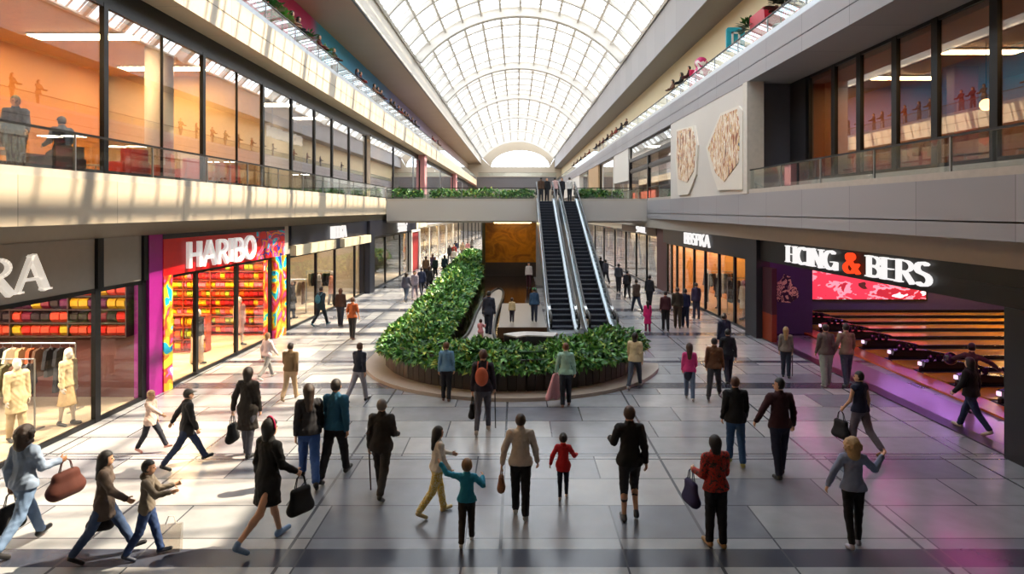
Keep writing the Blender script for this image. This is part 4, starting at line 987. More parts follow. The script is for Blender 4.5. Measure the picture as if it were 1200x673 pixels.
def shelf_wall(name, x0, x1, y, z0, z1, rows, label, bm, d=.42):
    t = empty(name, ((x0+x1)/2, y, z0), label=label, cat='shelf unit')
    MB().box(x0, x1, y-.02, y, z0, z1).build('back_panel', bm, t)
    for i in range(rows+1): z = z0+(z1-z0)*i/rows; MB().box(x0, x1, y-d, y-.02, z-.015, z+.015).build('shelf', bm, t)
    nb = 4
    for i in range(nb+1): x = x0+(x1-x0)*i/nb; MB().box(x-.015, x+.015, y-d, y-.02, z0, z1).build('upright', bm, t)
def packet_mesh(w_, h_, d_):
    q = MB(); v = [(-w_, 0, 0), (w_, 0, 0), (w_*.95, -d_, h_*.3), (-w_*.95, -d_, h_*.3), (-w_*.95, -d_, h_*.75), (w_*.95, -d_, h_*.75), (w_, 0, h_), (-w_, 0, h_), (-w_*.95, d_, h_*.5), (w_*.95, d_, h_*.5)]
    return q.add(v, [(0, 1, 2, 3), (3, 2, 5, 4), (4, 5, 6, 7), (7, 6, 9, 8), (8, 9, 1, 0), (0, 3, 4, 7, 8), (1, 9, 6, 5, 2)])
def stock(x0, x1, y, z0, z1, rows, cols, palette, name, where, rowfilter=None):
    protos = []
    for r_ in range(rows):
        z = z0+(z1-z0)*r_/rows+.016; hh = (z1-z0)/rows*.8; wd = (x1-x0)/cols*.46
        for c in range(cols):
            x = x0+(x1-x0)*(c+.5)/cols
            nm, hx = palette[(r_*2 + (c//2)*3 + random.choice([0, 0, 0, 1])) % len(palette)]
            p = next((q_ for (k, q_) in protos if k == nm), None)
            rz = random.uniform(-.12, .12)
            if p is None:
                o = packet_mesh(wd, hh, .09).build(name, mat('pack_'+nm, hx, .35, var=.25, scale=9, emit=hx if False else None))
                o.location = (x, y-.24, z); o.rotation_euler = (0, 0, rz)
                tag(o, '%s %s on %s' % (nm, name.replace('_', ' '), where), name.split('_')[0], '%ss on %s' % (name.replace('_', ' '), where)); protos.append((nm, o))
            else:
                c_ = p.copy(); COL.objects.link(c_); c_.location = (x, y-.24, z); c_.rotation_euler = (0, 0, rz)
candy_pal = [('red', '#c41c14'), ('yellow', '#e8b41c'), ('orange', '#e0641a'), ('crimson', '#a01428'), ('pink', '#e0708a'), ('lime', '#9ab02c')]
shelf_wall('candy_shelf', -14.9, -10.4, 27.88, .03, 3.4, 9, 'tall candy shelf filling the end wall of the candy shop', mat('shelf_orange', '#8c3014', .5))
stock(-14.85, -10.5, 27.88, .1, 3.4, 9, 22, candy_pal, 'candy_packet', 'the tall candy shelf')
cloth_pal = [('red', '#a8231c'), ('mustard', '#c8921c'), ('wine', '#6a1428'), ('scarlet', '#d0402a'), ('plum', '#5a1c3c'), ('dark', '#2a1a1c')]
shelf_wall('clothes_shelf', -16.9, -10.6, 18.44, 1.75, 3.95, 6, 'red and mustard shelf wall at the end of the grey-band shop', mat('shelf_brown', '#3c2018', .6), .4)
stock(-16.85, -10.65, 18.44, 1.75, 3.95, 6, 24, cloth_pal, 'folded_garment', 'the red shelf wall')
# low gondola of candy
shelf_wall('candy_gondola', -14.6, -11.3, 24.6, .03, 1.35, 3, 'low candy shelf standing in the middle of the candy shop', mat('shelf_orange', '#8c3014', .5))
stock(-14.55, -11.35, 24.6, .03, 1.35, 3, 14, candy_pal, 'candy_packet', 'the low candy shelf')
# ---------------- people: bodies and clothes as smooth surfaces ----------------
def surface_nets(f, org, h):
    s = f < 0; nx, ny, nz = f.shape
    cs = [(i, j, k) for i in (0, 1) for j in (0, 1) for k in (0, 1)]
    cor = [s[i:nx-1+i, j:ny-1+j, k:nz-1+k] for i, j, k in cs]
    alls = cor[0].copy(); anys = cor[0].copy()
    for c in cor[1:]: alls &= c; anys |= c
    act = anys & ~alls; idx = np.full(act.shape, -1, np.int64); co = np.argwhere(act); idx[act] = np.arange(len(co))
    if len(co) == 0: return np.zeros((0, 3)), []
    vals = np.stack([f[co[:, 0]+i, co[:, 1]+j, co[:, 2]+k] for i, j, k in cs], 1)
    pos = np.zeros((len(co), 3)); cnt = np.zeros(len(co)); C = np.array(cs, float)
    for a in range(8):
        for b_ in range(a+1, 8):
            if np.abs(C[a]-C[b_]).sum() != 1: continue
            va, vb = vals[:, a], vals[:, b_]; m = (va < 0) != (vb < 0); t = va[m]/(va[m]-vb[m])
            pos[m] += C[a]+t[:, None]*(C[b_]-C[a]); cnt[m] += 1
    V = (co+pos/cnt[:, None])*h+org
    Q = []
    for ax in range(3):
        u, v = (ax+1) % 3, (ax+2) % 3
        sl0 = [slice(None)]*3; sl1 = [slice(None)]*3; sl0[ax] = slice(0, -1); sl1[ax] = slice(1, None)
        a, b_ = s[tuple(sl0)], s[tuple(sl1)]; cr = np.argwhere(a != b_)
        if len(cr) == 0: continue
        dims = np.array(act.shape); ok = (cr[:, u] >= 1) & (cr[:, v] >= 1) & (cr[:, u] < dims[u]) & (cr[:, v] < dims[v]) & (cr[:, ax] < dims[ax]); cr = cr[ok]
        inside = s[cr[:, 0], cr[:, 1], cr[:, 2]]
        def g(du, dv): q = cr.copy(); q[:, u] -= du; q[:, v] -= dv; return idx[q[:, 0], q[:, 1], q[:, 2]]
        qd = np.stack([g(1, 1), g(0, 1), g(0, 0), g(1, 0)], 1); qd[~inside] = qd[~inside][:, ::-1]
        Q.append(qd[(qd >= 0).all(1)])
    return V, np.concatenate(Q) if Q else []
class SDF:
    """soft union of round cones and ellipsoids sampled on a grid"""
    def __init__(s): s.p = []; s.cut = []; s.wr = 0
    def cone(s, a, b_, r0, r1, flat=1.0, k=.02, ax=None): s.p.append(('c', Vector(a), Vector(b_), r0, r1, flat, k, ax)); return s
    def ell(s, c, r, k=.02, rot=None): s.p.append(('e', Vector(c), Vector(r), rot, None, None, k, None)); return s
    def mesh(s, h):
        lo = np.array([1e9]*3); hi = -lo; M = .05+2*h
        for q in s.p:
            if q[0] == 'c':
                for v, r in ((q[1], q[3]), (q[2], q[4])): r_ = max(q[3], q[4]); lo = np.minimum(lo, np.array(v)-r_); hi = np.maximum(hi, np.array(v)+r_)
            else: r = max(q[2]); lo = np.minimum(lo, np.array(q[1])-r); hi = np.maximum(hi, np.array(q[1])+r)
        lo -= M*.6; hi += M*.6; n = np.ceil((hi-lo)/h).astype(int)+1
        f = np.full(n, .25)
        for q in s.p:
            if q[0] == 'c': r_ = max(q[3], q[4]); a0 = np.minimum(q[1], q[2])-r_-.06; a1 = np.maximum(q[1], q[2])+r_+.06
            else: r_ = max(q[2]); a0 = np.array(q[1])-r_-.06; a1 = np.array(q[1])+r_+.06
            i0 = np.maximum(0, ((a0-lo)/h).astype(int)); i1 = np.minimum(n, ((a1-lo)/h).astype(int)+2)
            X, Y, Z = np.meshgrid(*[lo[d]+h*np.arange(i0[d], i1[d]) for d in range(3)], indexing='ij')
            if q[0] == 'c':
                a, b_, r0, r1, fl, ax = q[1], q[2], q[3], q[4], q[5], q[7]
                ab = np.array(b_-a); P = [X-a[0], Y-a[1], Z-a[2]]; L2 = max((ab**2).sum(), 1e-9)
                t = np.clip((P[0]*ab[0]+P[1]*ab[1]+P[2]*ab[2])/L2, 0, 1)
                D = [P[i]-t*ab[i] for i in range(3)]
                if fl != 1:
                    x_ = ax if ax is not None else (0, 1, 0); dt = D[0]*x_[0]+D[1]*x_[1]+D[2]*x_[2]
                    D = [D[i]+dt*(fl-1)*x_[i] for i in range(3)]
                d = np.sqrt(D[0]**2+D[1]**2+D[2]**2)-(r0+(r1-r0)*t)
                if fl > 1: d = d/(.5+.5*fl)
            else:
                c, r = q[1], q[2]; P = [X-c[0], Y-c[1], Z-c[2]]
                if q[3] is not None:
                    ca, sa = math.cos(q[3]), math.sin(q[3]); P = [P[0], P[1]*ca+P[2]*sa, -P[1]*sa+P[2]*ca]
                k0 = np.sqrt((P[0]/r[0])**2+(P[1]/r[1])**2+(P[2]/r[2])**2); d = (k0-1)*min(r)
            sub = f[i0[0]:i1[0], i0[1]:i1[1], i0[2]:i1[2]]; k = q[6]
            hh = np.maximum(k-np.abs(sub-d), 0)/k; sub[...] = np.minimum(sub, d)-hh*hh*k*.25
        if s.wr:
            X, Y, Z = np.meshgrid(*[lo[d]+h*np.arange(n[d]) for d in range(3)], indexing='ij', sparse=True)
            f = f+s.wr*(np.sin(23*Z+34*X+6*Y+3*np.sin(9*Z+5*X))*np.sin(37*X-19*Z+31*Y)+.5*np.sin(43*Z-43*X+39*Y+2*np.sin(14*X-11*Z)))
        if s.cut:
            X, Y, Z = np.meshgrid(*[lo[d]+h*np.arange(n[d]) for d in range(3)], indexing='ij', sparse=True)
            for fn in s.cut: f = np.maximum(f, fn(X, Y, Z))
        return surface_nets(f, lo, h)
def nets_obj(name, parts, m, parent):
    """parts: [(V,Q)] joined into one mesh"""
    VV = []; QQ = []; n = 0
    for V, Q in parts:
        if len(V) == 0 or len(Q) == 0: continue
        VV.append(V); QQ.append(np.asarray(Q)+n); n += len(V)
    if not VV: return None
    V = np.concatenate(VV); Q = np.concatenate(QQ)
    me = bpy.data.meshes.new(name); me.vertices.add(len(V)); me.vertices.foreach_set('co', V.ravel().astype(np.float32))
    me.loops.add(Q.size); me.loops.foreach_set('vertex_index', Q.ravel().astype(np.int32)); me.polygons.add(len(Q))
    me.polygons.foreach_set('loop_start', np.arange(0, Q.size, 4, dtype=np.int32)); me.polygons.foreach_set('loop_total', np.full(len(Q), 4, np.int32))
    me.polygons.foreach_set('use_smooth', np.ones(len(Q), bool)); me.update(calc_edges=True); me.validate(); me.materials.append(m)
    return link(name, me, parent, True)
CLOTH = {}
def cloth(hx, rough=.85, pattern=None):
    k = (hx, pattern)
    if k not in CLOTH:
        if pattern: CLOTH[k] = paint('cloth_pattern_'+hx.strip('#')+str(len(CLOTH)), [(0, pattern), (.42, hx), (.55, pattern), (.62, hx)], (14, 14, 14), .85, detail=1)
        else: CLOTH[k] = mat('cloth_'+hx.strip('#'), hx, rough, var=.12, scale=14, bump=.25, bscale=90)
    return CLOTH[k]
SKIN = {'light': mat('skin_light', '#c99a7c', .5, var=.04), 'tan': mat('skin_tan', '#a8744f', .5, var=.04), 'dark': mat('skin_dark', '#5f3c28', .5, var=.04)}
HAIR = {}
def hairm(hx):
    if hx not in HAIR: HAIR[hx] = mat('hair_'+hx.strip('#'), hx, .5, var=.35, scale=60, bump=.4, bscale=120)
    return HAIR[hx]
def person(px, py, hp, hd, label, hgt=None, top='#222', bot='#1c2233', hair='#1c130e', hs='short', skin='light', kind='shirt', sleeve=1.0, toplen=.0, bottom='trousers', shoe='#1a1a1c',
           legs=(22, -18), knees=(4, 22), arms=(-18, 18), elb=(25, 20), abd=(8, 8), child=False, wide=1.0, patt=None, bpatt=None, lod=0, female=False, lean=2, headturn=0, cap=None, armdir=None, pos=None, name='person', cat='person',
           group=None, bag=None, pack=None, hood=None, collar=None, skirtlen=.5, gender=None, nohair=False, sit=False, z=0.0, undershirt=None):
    if pos is None: x, y = GP(px, py) if z == 0 else (0, 0)
    else: x, y = pos
    H = hgt if hgt else hp*y/F*.985
    H = min(H, 1.95)
    s = H/1.75
    t = empty(name, (x, y, z), -R(hd), label=label, cat=cat, group=group)
    vox = (.0095, .015, .026, .045)[lod]*(1 if s > .8 else .8)
    hk = 1.28 if (child and s < .72) else (1.12 if child else 1.0)   # head size
    sh = (.168 if female else .178)*wide; hipw = .088
    ln = R(lean)
    hip = Vector((0, 0, .93)); J = {}
    def dirv(a): return Vector((0, math.sin(R(a)), -math.cos(R(a))))
    L = {}
    for i, sg in ((0, -1), (1, 1)):
        h0 = hip+Vector((sg*hipw, 0, -.02)); k = h0+dirv(legs[i])*.43; a = k+dirv(legs[i]-knees[i])*.42
        pitch = max(-8, min(70, -(legs[i]-knees[i])*.9 if legs[i]-knees[i] < 0 else -(legs[i]-knees[i])*.45))
        fd = Vector((sg*.12, math.cos(R(pitch)), -math.sin(R(pitch)))).normalized()
        heel = a+Vector((0, -.035, -.05)); toe = a+fd*.17+Vector((0, 0, -.045))
        L[i] = (h0, k, a, heel, toe, fd)
    if sit: low = -0.0
    low = min(min(l[3].z, l[4].z) for l in L.values())-.035
    up = Vector((0, 0, -low)); 
    L = {i: tuple((v+up if n < 5 else v) for n, v in enumerate(l)) for i, l in L.items()}
    hip = hip+up
    ld = Vector((0, math.sin(ln), math.cos(ln)))
    waist = hip+ld*.15; chest = hip+ld*.36; sho = hip+ld*.505; neck = hip+ld*.56; hc = hip+ld*.70+Vector((0, .012, 0)); hr = .098*hk
    if hk > 1: hc = hc+Vector((0, 0, .02))
    A = {}
    for i, sg in ((0, -1), (1, 1)):
        s0 = sho+Vector((sg*sh*.93, 0, -.02))
        if armdir and armdir[i] is not None:
            d1 = Vector(armdir[i][0]).normalized(); d2 = Vector(armdir[i][1]).normalized()
        else:
            a = arms[i]; ab = R(abd[i]); d1 = Vector((sg*math.sin(ab), math.sin(R(a))*math.cos(ab), -math.cos(R(a))*math.cos(ab)))
            b2 = a+elb[i]; d2 = Vector((sg*math.sin(ab)*.5, math.sin(R(b2)), -math.cos(R(b2)))).normalized()
        e = s0+d1*.29; w_ = e+d2*.25; A[i] = (s0, e, w_, d2)
    def S(v): return Vector(v)*s
    def parts_mesh(sd, vx=vox):
        V, Q = sd.mesh(vx/s if False else vx); return (V, Q)
    # everything is modelled at 1.75 m and scaled
    def fin(name_, sds, m, vx=None):
        out = []
        for sd in sds:
            V, Q = sd.mesh((vx or vox)/s); out.append((V*s, Q))
        return nets_obj(name_, out, m, t)
    # body
    b = SDF()
    b.cone(waist, chest, .105*wide, .125*wide, 1.35, .05); b.cone(hip+Vector((0, 0, -.02)), waist, .125*wide, .105*wide, 1.3, .05)
    b.cone(sho+Vector((-sh*.8, 0, -.02)), sho+Vector((sh*.8, 0, -.02)), .06, .06, 1.0, .06)
    b.cone(sho+Vector((0, .0, -.03)), neck+ld*.05, .075, .052, 1, .05); b.cone(neck, hc+Vector((0, -.01, -.03)), .053, .05, 1, .03)
    hy = math.sin(R(headturn)); hz = math.cos(R(headturn)); fw = Vector((hy, hz, 0)); rt = Vector((hz, -hy, 0))
    b.ell(hc+Vector((0, 0, .02*hk))-fw*.008, (hr*.83, hr*.98, hr*1.12), .02)
    b.ell(hc-Vector((0, 0, .055*hk))+fw*.028*hk, (hr*.60, hr*.66, hr*.62), .03)
    if lod <= 1:
        b.cone(hc+fw*hr*.86+Vector((0, 0, -.0)), hc+fw*(hr*1.06)+Vector((0, 0, -.028*hk)), .009*hk, .014*hk, 1, .012)
        for sg in (-1, 1): b.ell(hc+rt*sg*hr*.83+Vector((0, 0, -.005)), (.014*hk, .022*hk, .032*hk), .008)
        b.cone(hc+fw*hr*.82-rt*.02+Vector((0, 0, -.058*hk)), hc+fw*hr*.82+rt*.02+Vector((0, 0, -.058*hk)), .010*hk, .010*hk, 1, .008)
    for i in (0, 1):
        s0, e, w_, d2 = A[i]; b.cone(s0, e, .046, .036, 1, .03); b.cone(e, w_, .038, .025, 1, .02)
        h0, k, a, heel, toe, fd = L[i]; lb = .84 if bottom in ('trousers', 'leggings', 'wide') else 1; b.cone(h0, k, .078*lb, .052*lb, 1, .04); b.cone(k, k*.7+a*.3+Vector((0, -.012, 0)), .052*lb, .052*lb, 1, .03); b.cone(k*.7+a*.3, a, .05*lb, .034*lb, 1, .02)
        b.cone(heel, toe, .03, .026, 1, .02)
    hands = []
    if lod <= 1:
        for i, sg in ((0, -1), (1, 1)):
            s0, e, w_, d2 = A[i]; hd_ = SDF(); side = Vector((sg, 0, 0)); 
            fwd = (Vector((0, 1, 0))-d2*d2.y); fwd = fwd.normalized() if fwd.length > .1 else Vector((0, 0, 1)); nrm = d2.cross(fwd).normalized()
            pc = w_+d2*.045; hd_.cone(w_-d2*.01, w_+d2*.02, .024, .026, 1.3, .02, tuple(nrm)); hd_.cone(w_+d2*.02, w_+d2*.075, .034, .038, 1.9, .015, tuple(nrm))
            cu = -sg*nrm if (nrm.x*sg) > 0 else nrm*sg
            cu = Vector((-sg, 0, 0))
            for fi, (o, l_) in enumerate(((.030, .068), (.010, .078), (-.011, .072), (-.030, .056))):
                p0 = w_+d2*.078+fwd*o; p1 = p0+(d2*.92+cu*.3)*l_*.5; p2 = p1+(d2*.7+cu*.7)*l_*.5
                hd_.cone(p0, p1, .0105, .0095, 1, .004); hd_.cone(p1, p2, .0095, .008, 1, .004)
            p0 = w_+d2*.022+fwd*.028; p1 = p0+(fwd*.8+d2*.6).normalized()*.034+cu*.008; p2 = p1+(d2*.9+fwd*.35+cu*.3).normalized()*.03
            hd_.cone(p0, p1, .014, .012, 1, .008); hd_.cone(p1, p2, .012, .009, 1, .004); hands.append(hd_)
        if lod == 0:
            fin_v = []
    # one mesh: body and hands
    out = []
    V, Q = b.mesh(vox/s); out.append((V*s, Q))
    for hd_ in hands: V, Q = hd_.mesh((.0055 if lod == 0 else .009)/s); out.append((V*s, Q))
    if lod >= 2:
        pass
    body_ = nets_obj('body', out, SKIN[skin] if isinstance(skin, str) and skin in SKIN else skin, t)
    # top
    if top:
        g = SDF(); inf = .018 if kind in ('shirt',) else (.023 if kind in ('sweater', 'dress') else .028)
        g.cone(hip+Vector((0, 0, .0)), waist, (.136+inf)*wide, (.11+inf)*wide, 1.28, .05); g.cone(hip+Vector((-.058, 0, -.01)), hip+Vector((.058, 0, -.01)), .134+inf, .134+inf, 1.22, .05); g.cone(waist, chest, (.11+inf)*wide, (.125+inf)*wide, 1.3, .05)
        g.cone(sho+Vector((-sh*.8, 0, -.022)), sho+Vector((sh*.8, 0, -.022)), .062+inf*.6, .062+inf*.6, 1.0, .06)
        g.cone(sho+Vector((0, 0, -.02)), neck+ld*.012, .08+inf*.5, .058+inf*.6, 1, .04)
        for i in (0, 1):
            s0, e, w_, d2 = A[i]
            if sleeve > .05:
                if sleeve <= .5: m_ = s0+(e-s0)*(sleeve*2); g.cone(s0, m_, .055+inf*.7, .048+inf*.7, 1, .03)
                else: m_ = e+(w_-e)*((sleeve-.5)*2*.95); g.cone(s0, e, .052+inf*.8, .042+inf*.7, 1, .03); g.cone(e, m_, .043+inf*.7, .033+inf*.6, 1, .02)
        tl = toplen
        if female and lod < 2:
            for sg in (-1, 1): g.ell(chest+Vector((sg*.062, .085, -.0)), (.06, .05, .06), .04)
        if tl > 0:   # coat / tunic / dress flaring down from the hip
            bz = hip.z-tl; mid = (L[0][1]+L[1][1])/2; cy = (mid.y)*min(1, tl/.45)*.8
            g.cone(hip+Vector((0, 0, .02)), Vector((0, cy, bz)), (.13+inf)*wide, (.15+inf+tl*.10)*wide, 1.25, .05)
            hem = bz+.02; g.cut.append(lambda X, Y, Z, hem=hem: hem-Z+0*X+0*Y)
        else:
            hem = hip.z-.04; g.cut.append(lambda X, Y, Z, hem=hem: np.where(np.abs(X+0*Y+0*Z) < sh*.98, hem-Z, -1.0))
        g.wr = .005 if lod < 2 else 0
        nm = {'shirt': 'shirt', 'sweater': 'sweater', 'jacket': 'jacket', 'coat': 'coat', 'dress': 'dress'}[kind]
        fin(nm, [g], cloth(top, pattern=patt))
    if collar:
        g = SDF(); g.cone(neck+Vector((0, -.0, -.005)), neck+ld*.03, .075, .07, 1, .02); fin('collar', [g], cloth(collar))
    if hood:
        g = SDF(); g.ell(neck+Vector((0, -.075, .01)), (.09, .06, .07), .02); g.cone(neck+Vector((-.06, .0, .0)), neck+Vector((.06, .0, .0)), .05, .05, 1, .03); fin('hood', [g], cloth(hood))
    # bottoms
    if bottom:
        g = SDF()
        g.cone(hip+Vector((0, 0, .07)), hip+Vector((0, 0, -.03)), .128*wide, .140*wide, 1.28, .04)
        if bottom in ('trousers', 'leggings', 'cropped', 'wide'):
            i_ = {'trousers': .018, 'leggings': .008, 'cropped': .008, 'wide': .03}[bottom]
            for i in (0, 1):
                h0, k, a, heel, toe, fd = L[i]; g.cone(h0, k, .088+i_, .060+i_, 1, .03)
                end = k+(a-k)*(.42 if bottom == 'cropped' else .95); g.cone(k, end, .060+i_, (.040+i_*1.3) if bottom != 'wide' else .085, 1, .02)
                if bottom == 'trousers': g.ell(end+Vector((0, .02, .0)), (.05, .06, .03), .02)
        else:
            mid = (L[0][1]+L[1][1])/2; g.cone(hip, Vector((0, mid.y*.5, hip.z-skirtlen)), .14, .16+skirtlen*.14, 1.2, .04)
            hem = hip.z-skirtlen+.02; g.cut.append(lambda X, Y, Z, hem=hem: hem-Z+0*X+0*Y)
        g.wr = .004 if lod < 2 else 0
        fin({'skirt': 'skirt', 'leggings': 'leggings', 'cropped': 'leggings'}.get(bottom, 'trousers'), [g], cloth(bot, pattern=bpatt))
    # shoes, each its own
    for i in (0, 1):
        h0, k, a, heel, toe, fd = L[i]; g = SDF(); g.cone(heel+Vector((0, 0, .0)), toe, .041, .036, 1, .02); g.cone(heel+Vector((0, .01, .02)), a+Vector((0, 0, .0)), .042, .042, 1, .02)
        fin('shoe', [g], cloth(shoe, .5), vx=max(vox*.8, .008))
    # hair
    if not nohair:
        g = SDF(); top_ = Vector((0, 0, .02*hk)); c = hc+top_-fw*.012
        big = {'curly': 1.2, 'bob': 1.16, 'long': 1.13, 'afro': 1.55}.get(hs, 1.10)
        if hs == 'bald': big = 1.03
        g.ell(c, (hr*.86*big, hr*1.0*big, hr*1.12*big*(.98 if big < 1.3 else .95)), .02)
        if hs in ('long', 'bob', 'curly', 'pony'):
            if hs == 'long': g.cone(hc-fw*.05, neck-fw*.085+Vector((0, 0, -.16)), .085*hk, .06*hk, 1, .04); g.cone(hc-fw*.03, neck-fw*.06, .088*hk, .072*hk, 1.0, .03)
            if hs == 'bob': g.cone(hc-fw*.03, neck-fw*.03+Vector((0, 0, .02)), .088*hk, .074*hk, 1, .03)
            if hs == 'pony': g.cone(hc-fw*hr*1.0+Vector((0, 0, .03)), neck-fw*.12+Vector((0, 0, -.12)), .034, .02, 1, .02)
            if hs == 'curly':
                r_ = random.Random(len(label))
                g.cone(hc-fw*.03, neck-fw*.05, .12*hk, .10*hk, 1, .03)
                for _ in range(70):
                    v = Vector((r_.gauss(0, 1), r_.gauss(0, 1), r_.gauss(0, 1))).normalized()
                    if v.dot(fw) < .35: g.ell(c+v*hr*1.22+Vector((0, 0, -.03)), (.034, .034, .034), .008)
        if hs == 'bun': g.ell(hc-fw*hr*1.0+Vector((0, 0, hr*.75)), (.045, .045, .045), .02)
        def face(X, Y, Z, hc=hc, fw=fw, hr=hr):   # open the face
            d = (X-hc.x)*fw.x+(Y-hc.y)*fw.y; lim = np.where(Z > hc.z+hr*.55, 1.0, hr*.38 if hs not in ('short', 'bun', 'bald') else hr*.12)
            return np.minimum((d-lim)+0*Z, .2)
        def nape(X, Y, Z): return (hc.z-hr*.62)-Z+0*X+0*Y
        g.cut.append(face)
        if hs in ('short', 'bun'): g.cut.append(nape)
        if hs == 'bald':
            g.cut.append(nape); g.cut.append(lambda X, Y, Z: Z-(hc.z+hr*.55)+0*X+0*Y)
        fin('hair', [g], hairm(hair))
    if cap:
        g = SDF(); g.ell(hc+Vector((0, 0, .035*hk))-fw*.005, (hr*1.0, hr*1.12, hr*1.02), .02); g.ell(hc+fw*hr*1.1+Vector((0, 0, .05)), (.07, .07, .012), .01)
        g.cut.append(lambda X, Y, Z: hc.z+.03-Z+0*X+0*Y); fin('cap', [g], cloth(cap))
    if lod == 0:
        q = MB()
        for sg in (-1, 1):
            e_ = (hc+fw*hr*.84+rt*sg*.034*hk+Vector((0, 0, .004)))*s; q.ball(e_, .011*s, 8, 6)
        q.build('eyes', MATS['eye_dark'], body_, smooth=True, local=True)
    J.update(waist=waist, hip=hip, sho=sho, A=A, s=s, root=t, hd=hd, chest=chest, L=L, H=H, x=x, y=y, z=z)
    t_out = J
    if pack:  # worn backpack: held by a person, a thing of its own
        c = (chest+Vector((0, -.20*1, -.03)))*s; g = SDF(); g.ell(chest+Vector((0, -.215, -.06)), (.14, .085, .20), .03); g.ell(chest+Vector((0, -.27, -.13)), (.10, .05, .09), .03)
        bt = empty('backpack', (x, y, z), -R(hd), label=pack[1], cat='backpack'); V, Q = g.mesh(max(.012, vox)/s); nets_obj('bag_body', [(V*s, Q)], cloth(pack[0]), bt)
        q = MB()
        for sg in (-1, 1): q.tube([(chest+Vector((sg*.10, -.16, .08)))*s, (sho+Vector((sg*.10, -.03, .07)))*s, (chest+Vector((sg*.12, .15, .06)))*s, (chest+Vector((sg*.13, .10, -.12)))*s], .014, 6)
        q.build('straps', cloth(pack[0]), bt, smooth=True, local=True)
    return J
mat('eye_dark', '#120d0b', .2)
def world_pt(J, v): # local (1.75 m) point to world
    v = Vector(v)*J['s']; a = -R(J['hd']); return Vector((J['x']+v.x*math.cos(a)-v.y*math.sin(a), J['y']+v.x*math.sin(a)+v.y*math.cos(a), J['z']+v.z))
def carried(J, hand, kind, col, label, size=1.0, cat='bag'):
    s0, e, w_, d2 = J['A'][hand]; p = world_pt(J, w_+d2*.10); rz = -R(J['hd']); m = cloth(col)
    if kind in ('tote', 'handbag', 'shopping'):
        hgt_ = {'tote': .36, 'handbag': .26, 'shopping': .38}[kind]*size; wd = {'tote': .17, 'handbag': .19, 'shopping': .15}[kind]*size; dp = {'tote': .06, 'handbag': .085, 'shopping': .06}[kind]*size; drop = .16*size
        t = empty({'tote': 'tote_bag', 'handbag': 'handbag', 'shopping': 'shopping_bag'}[kind], (p.x, p.y, p.z-drop-hgt_), rz, label=label, cat=cat)
        g = SDF(); g.cone((-0, -wd*.72, hgt_*.25), (0, wd*.72, hgt_*.25), dp*1.1, dp*1.1, 1, .03); g.cone((0, -wd*.6, hgt_*.85), (0, wd*.6, hgt_*.85), dp*.55, dp*.55, 1, .03)
        for k in range(5): g.cone((0, -wd*.7+k*wd*.35, hgt_*.25), (0, -wd*.6+k*wd*.3, hgt_*.86), dp*1.1, dp*.5, 1, .06)
        V, Q = g.mesh(.014); nets_obj('bag_body', [(V, Q)], m, t)
        q = MB()
        for sx in (-.02, .02): q.tube([(sx, -wd*.5, hgt_*.88), (sx*.5, -wd*.3, hgt_+drop*.7), (0, 0, hgt_+drop), (sx*.5, wd*.3, hgt_+drop*.7), (sx, wd*.5, hgt_*.88)], .008, 5)
        q.build('handles', m, t, smooth=True, local=True)
    elif kind == 'bundle':
        t = empty('folded_cloth', (p.x, p.y, p.z-.55*size), rz, label=label, cat='cloth')
        g = SDF(); r_ = random.Random(5)
        for k in range(7):
            a = (k-3)*.055*size; g.cone((a*.25, a*.35, .55*size), (a*1.0, a*1.1+r_.uniform(-.03, .03), .06+r_.uniform(0, .08)), .03*size, .06*size, 1, .02)
        V, Q = g.mesh(.016); nets_obj('cloth', [(V, Q)], m, t)
    elif kind == 'stick':
        t = empty('walking_pole', (p.x, p.y, 0), rz, label=label, cat='pole')
        MB().tube([(0, 0, p.z+.05), (0, .12, .02)], .014, 6).build('shaft', m, t, local=True); MB().tube([(0, -.03, p.z+.06), (0, .06, p.z+.06)], .02, 6).build('grip', m, t, local=True)
    return t
# ---------------- the people on the floor ----------------
P = person
W1 = dict(legs=(24, -20), knees=(4, 24), arms=(-20, 20))          # mid-stride, left leg ahead
W2 = dict(legs=(-20, 24), knees=(24, 4), arms=(20, -20))
ST = dict(legs=(6, -6), knees=(2, 4), arms=(-4, 4), elb=(8, 8))   # standing
DEN = '#2c4668'; LDEN = '#6d86a8'
j = P(28, 642, 146, 15, 'woman with curly dark hair in a pale denim jacket carrying a brown handbag', top='#8495ae', kind='jacket', toplen=.06, bot=LDEN, hair='#2b1a12', hs='curly', shoe='#1c1a1c', female=True, skin='tan', **{**W1, 'elb': (30, 70)})
carried(j, 1, 'handbag', '#4a1d10', 'round brown leather handbag on the arm of the curly-haired woman', 1.35)
carried(j, 0, 'tote', '#0e0e12', 'black shoulder bag at the side of the curly-haired woman', 1.2)
j = P(122, 655, 128, 70, 'woman with long dark hair in a grey-brown coat and jeans', top='#51443c', kind='coat', toplen=.26, bot='#34486a', hair='#0f0b0a', hs='long', shoe='#15151a', female=True, legs=(30, -24), knees=(4, 12), arms=(-16, 26), elb=(10, 30))
carried(j, 0, 'handbag', '#1b1512', 'small dark bag beside the long-haired woman in the grey-brown coat', .8)
j = P(172, 654, 112, 75, 'boy in a grey hooded sweater and blue jeans with a phone in hand', top='#6e6459', kind='sweater', bot='#233a66', hair='#14100e', shoe='#22283a', child=True, legs=(16, -14), knees=(3, 18), arms=(30, 40), elb=(70, 60), hood='#6e6459')
P(176, 530, 71, 95, 'toddler in a pale pink coat and hood reaching for the man in the black coat', top='#c9aea2', kind='coat', toplen=.16, bot='#20222e', hair='#b08a66', shoe='#d89a8e', child=True, cap=None, hood='#d6c2b4', legs=(34, -16), knees=(6, 16), arms=(0, 60), elb=(10, 5))
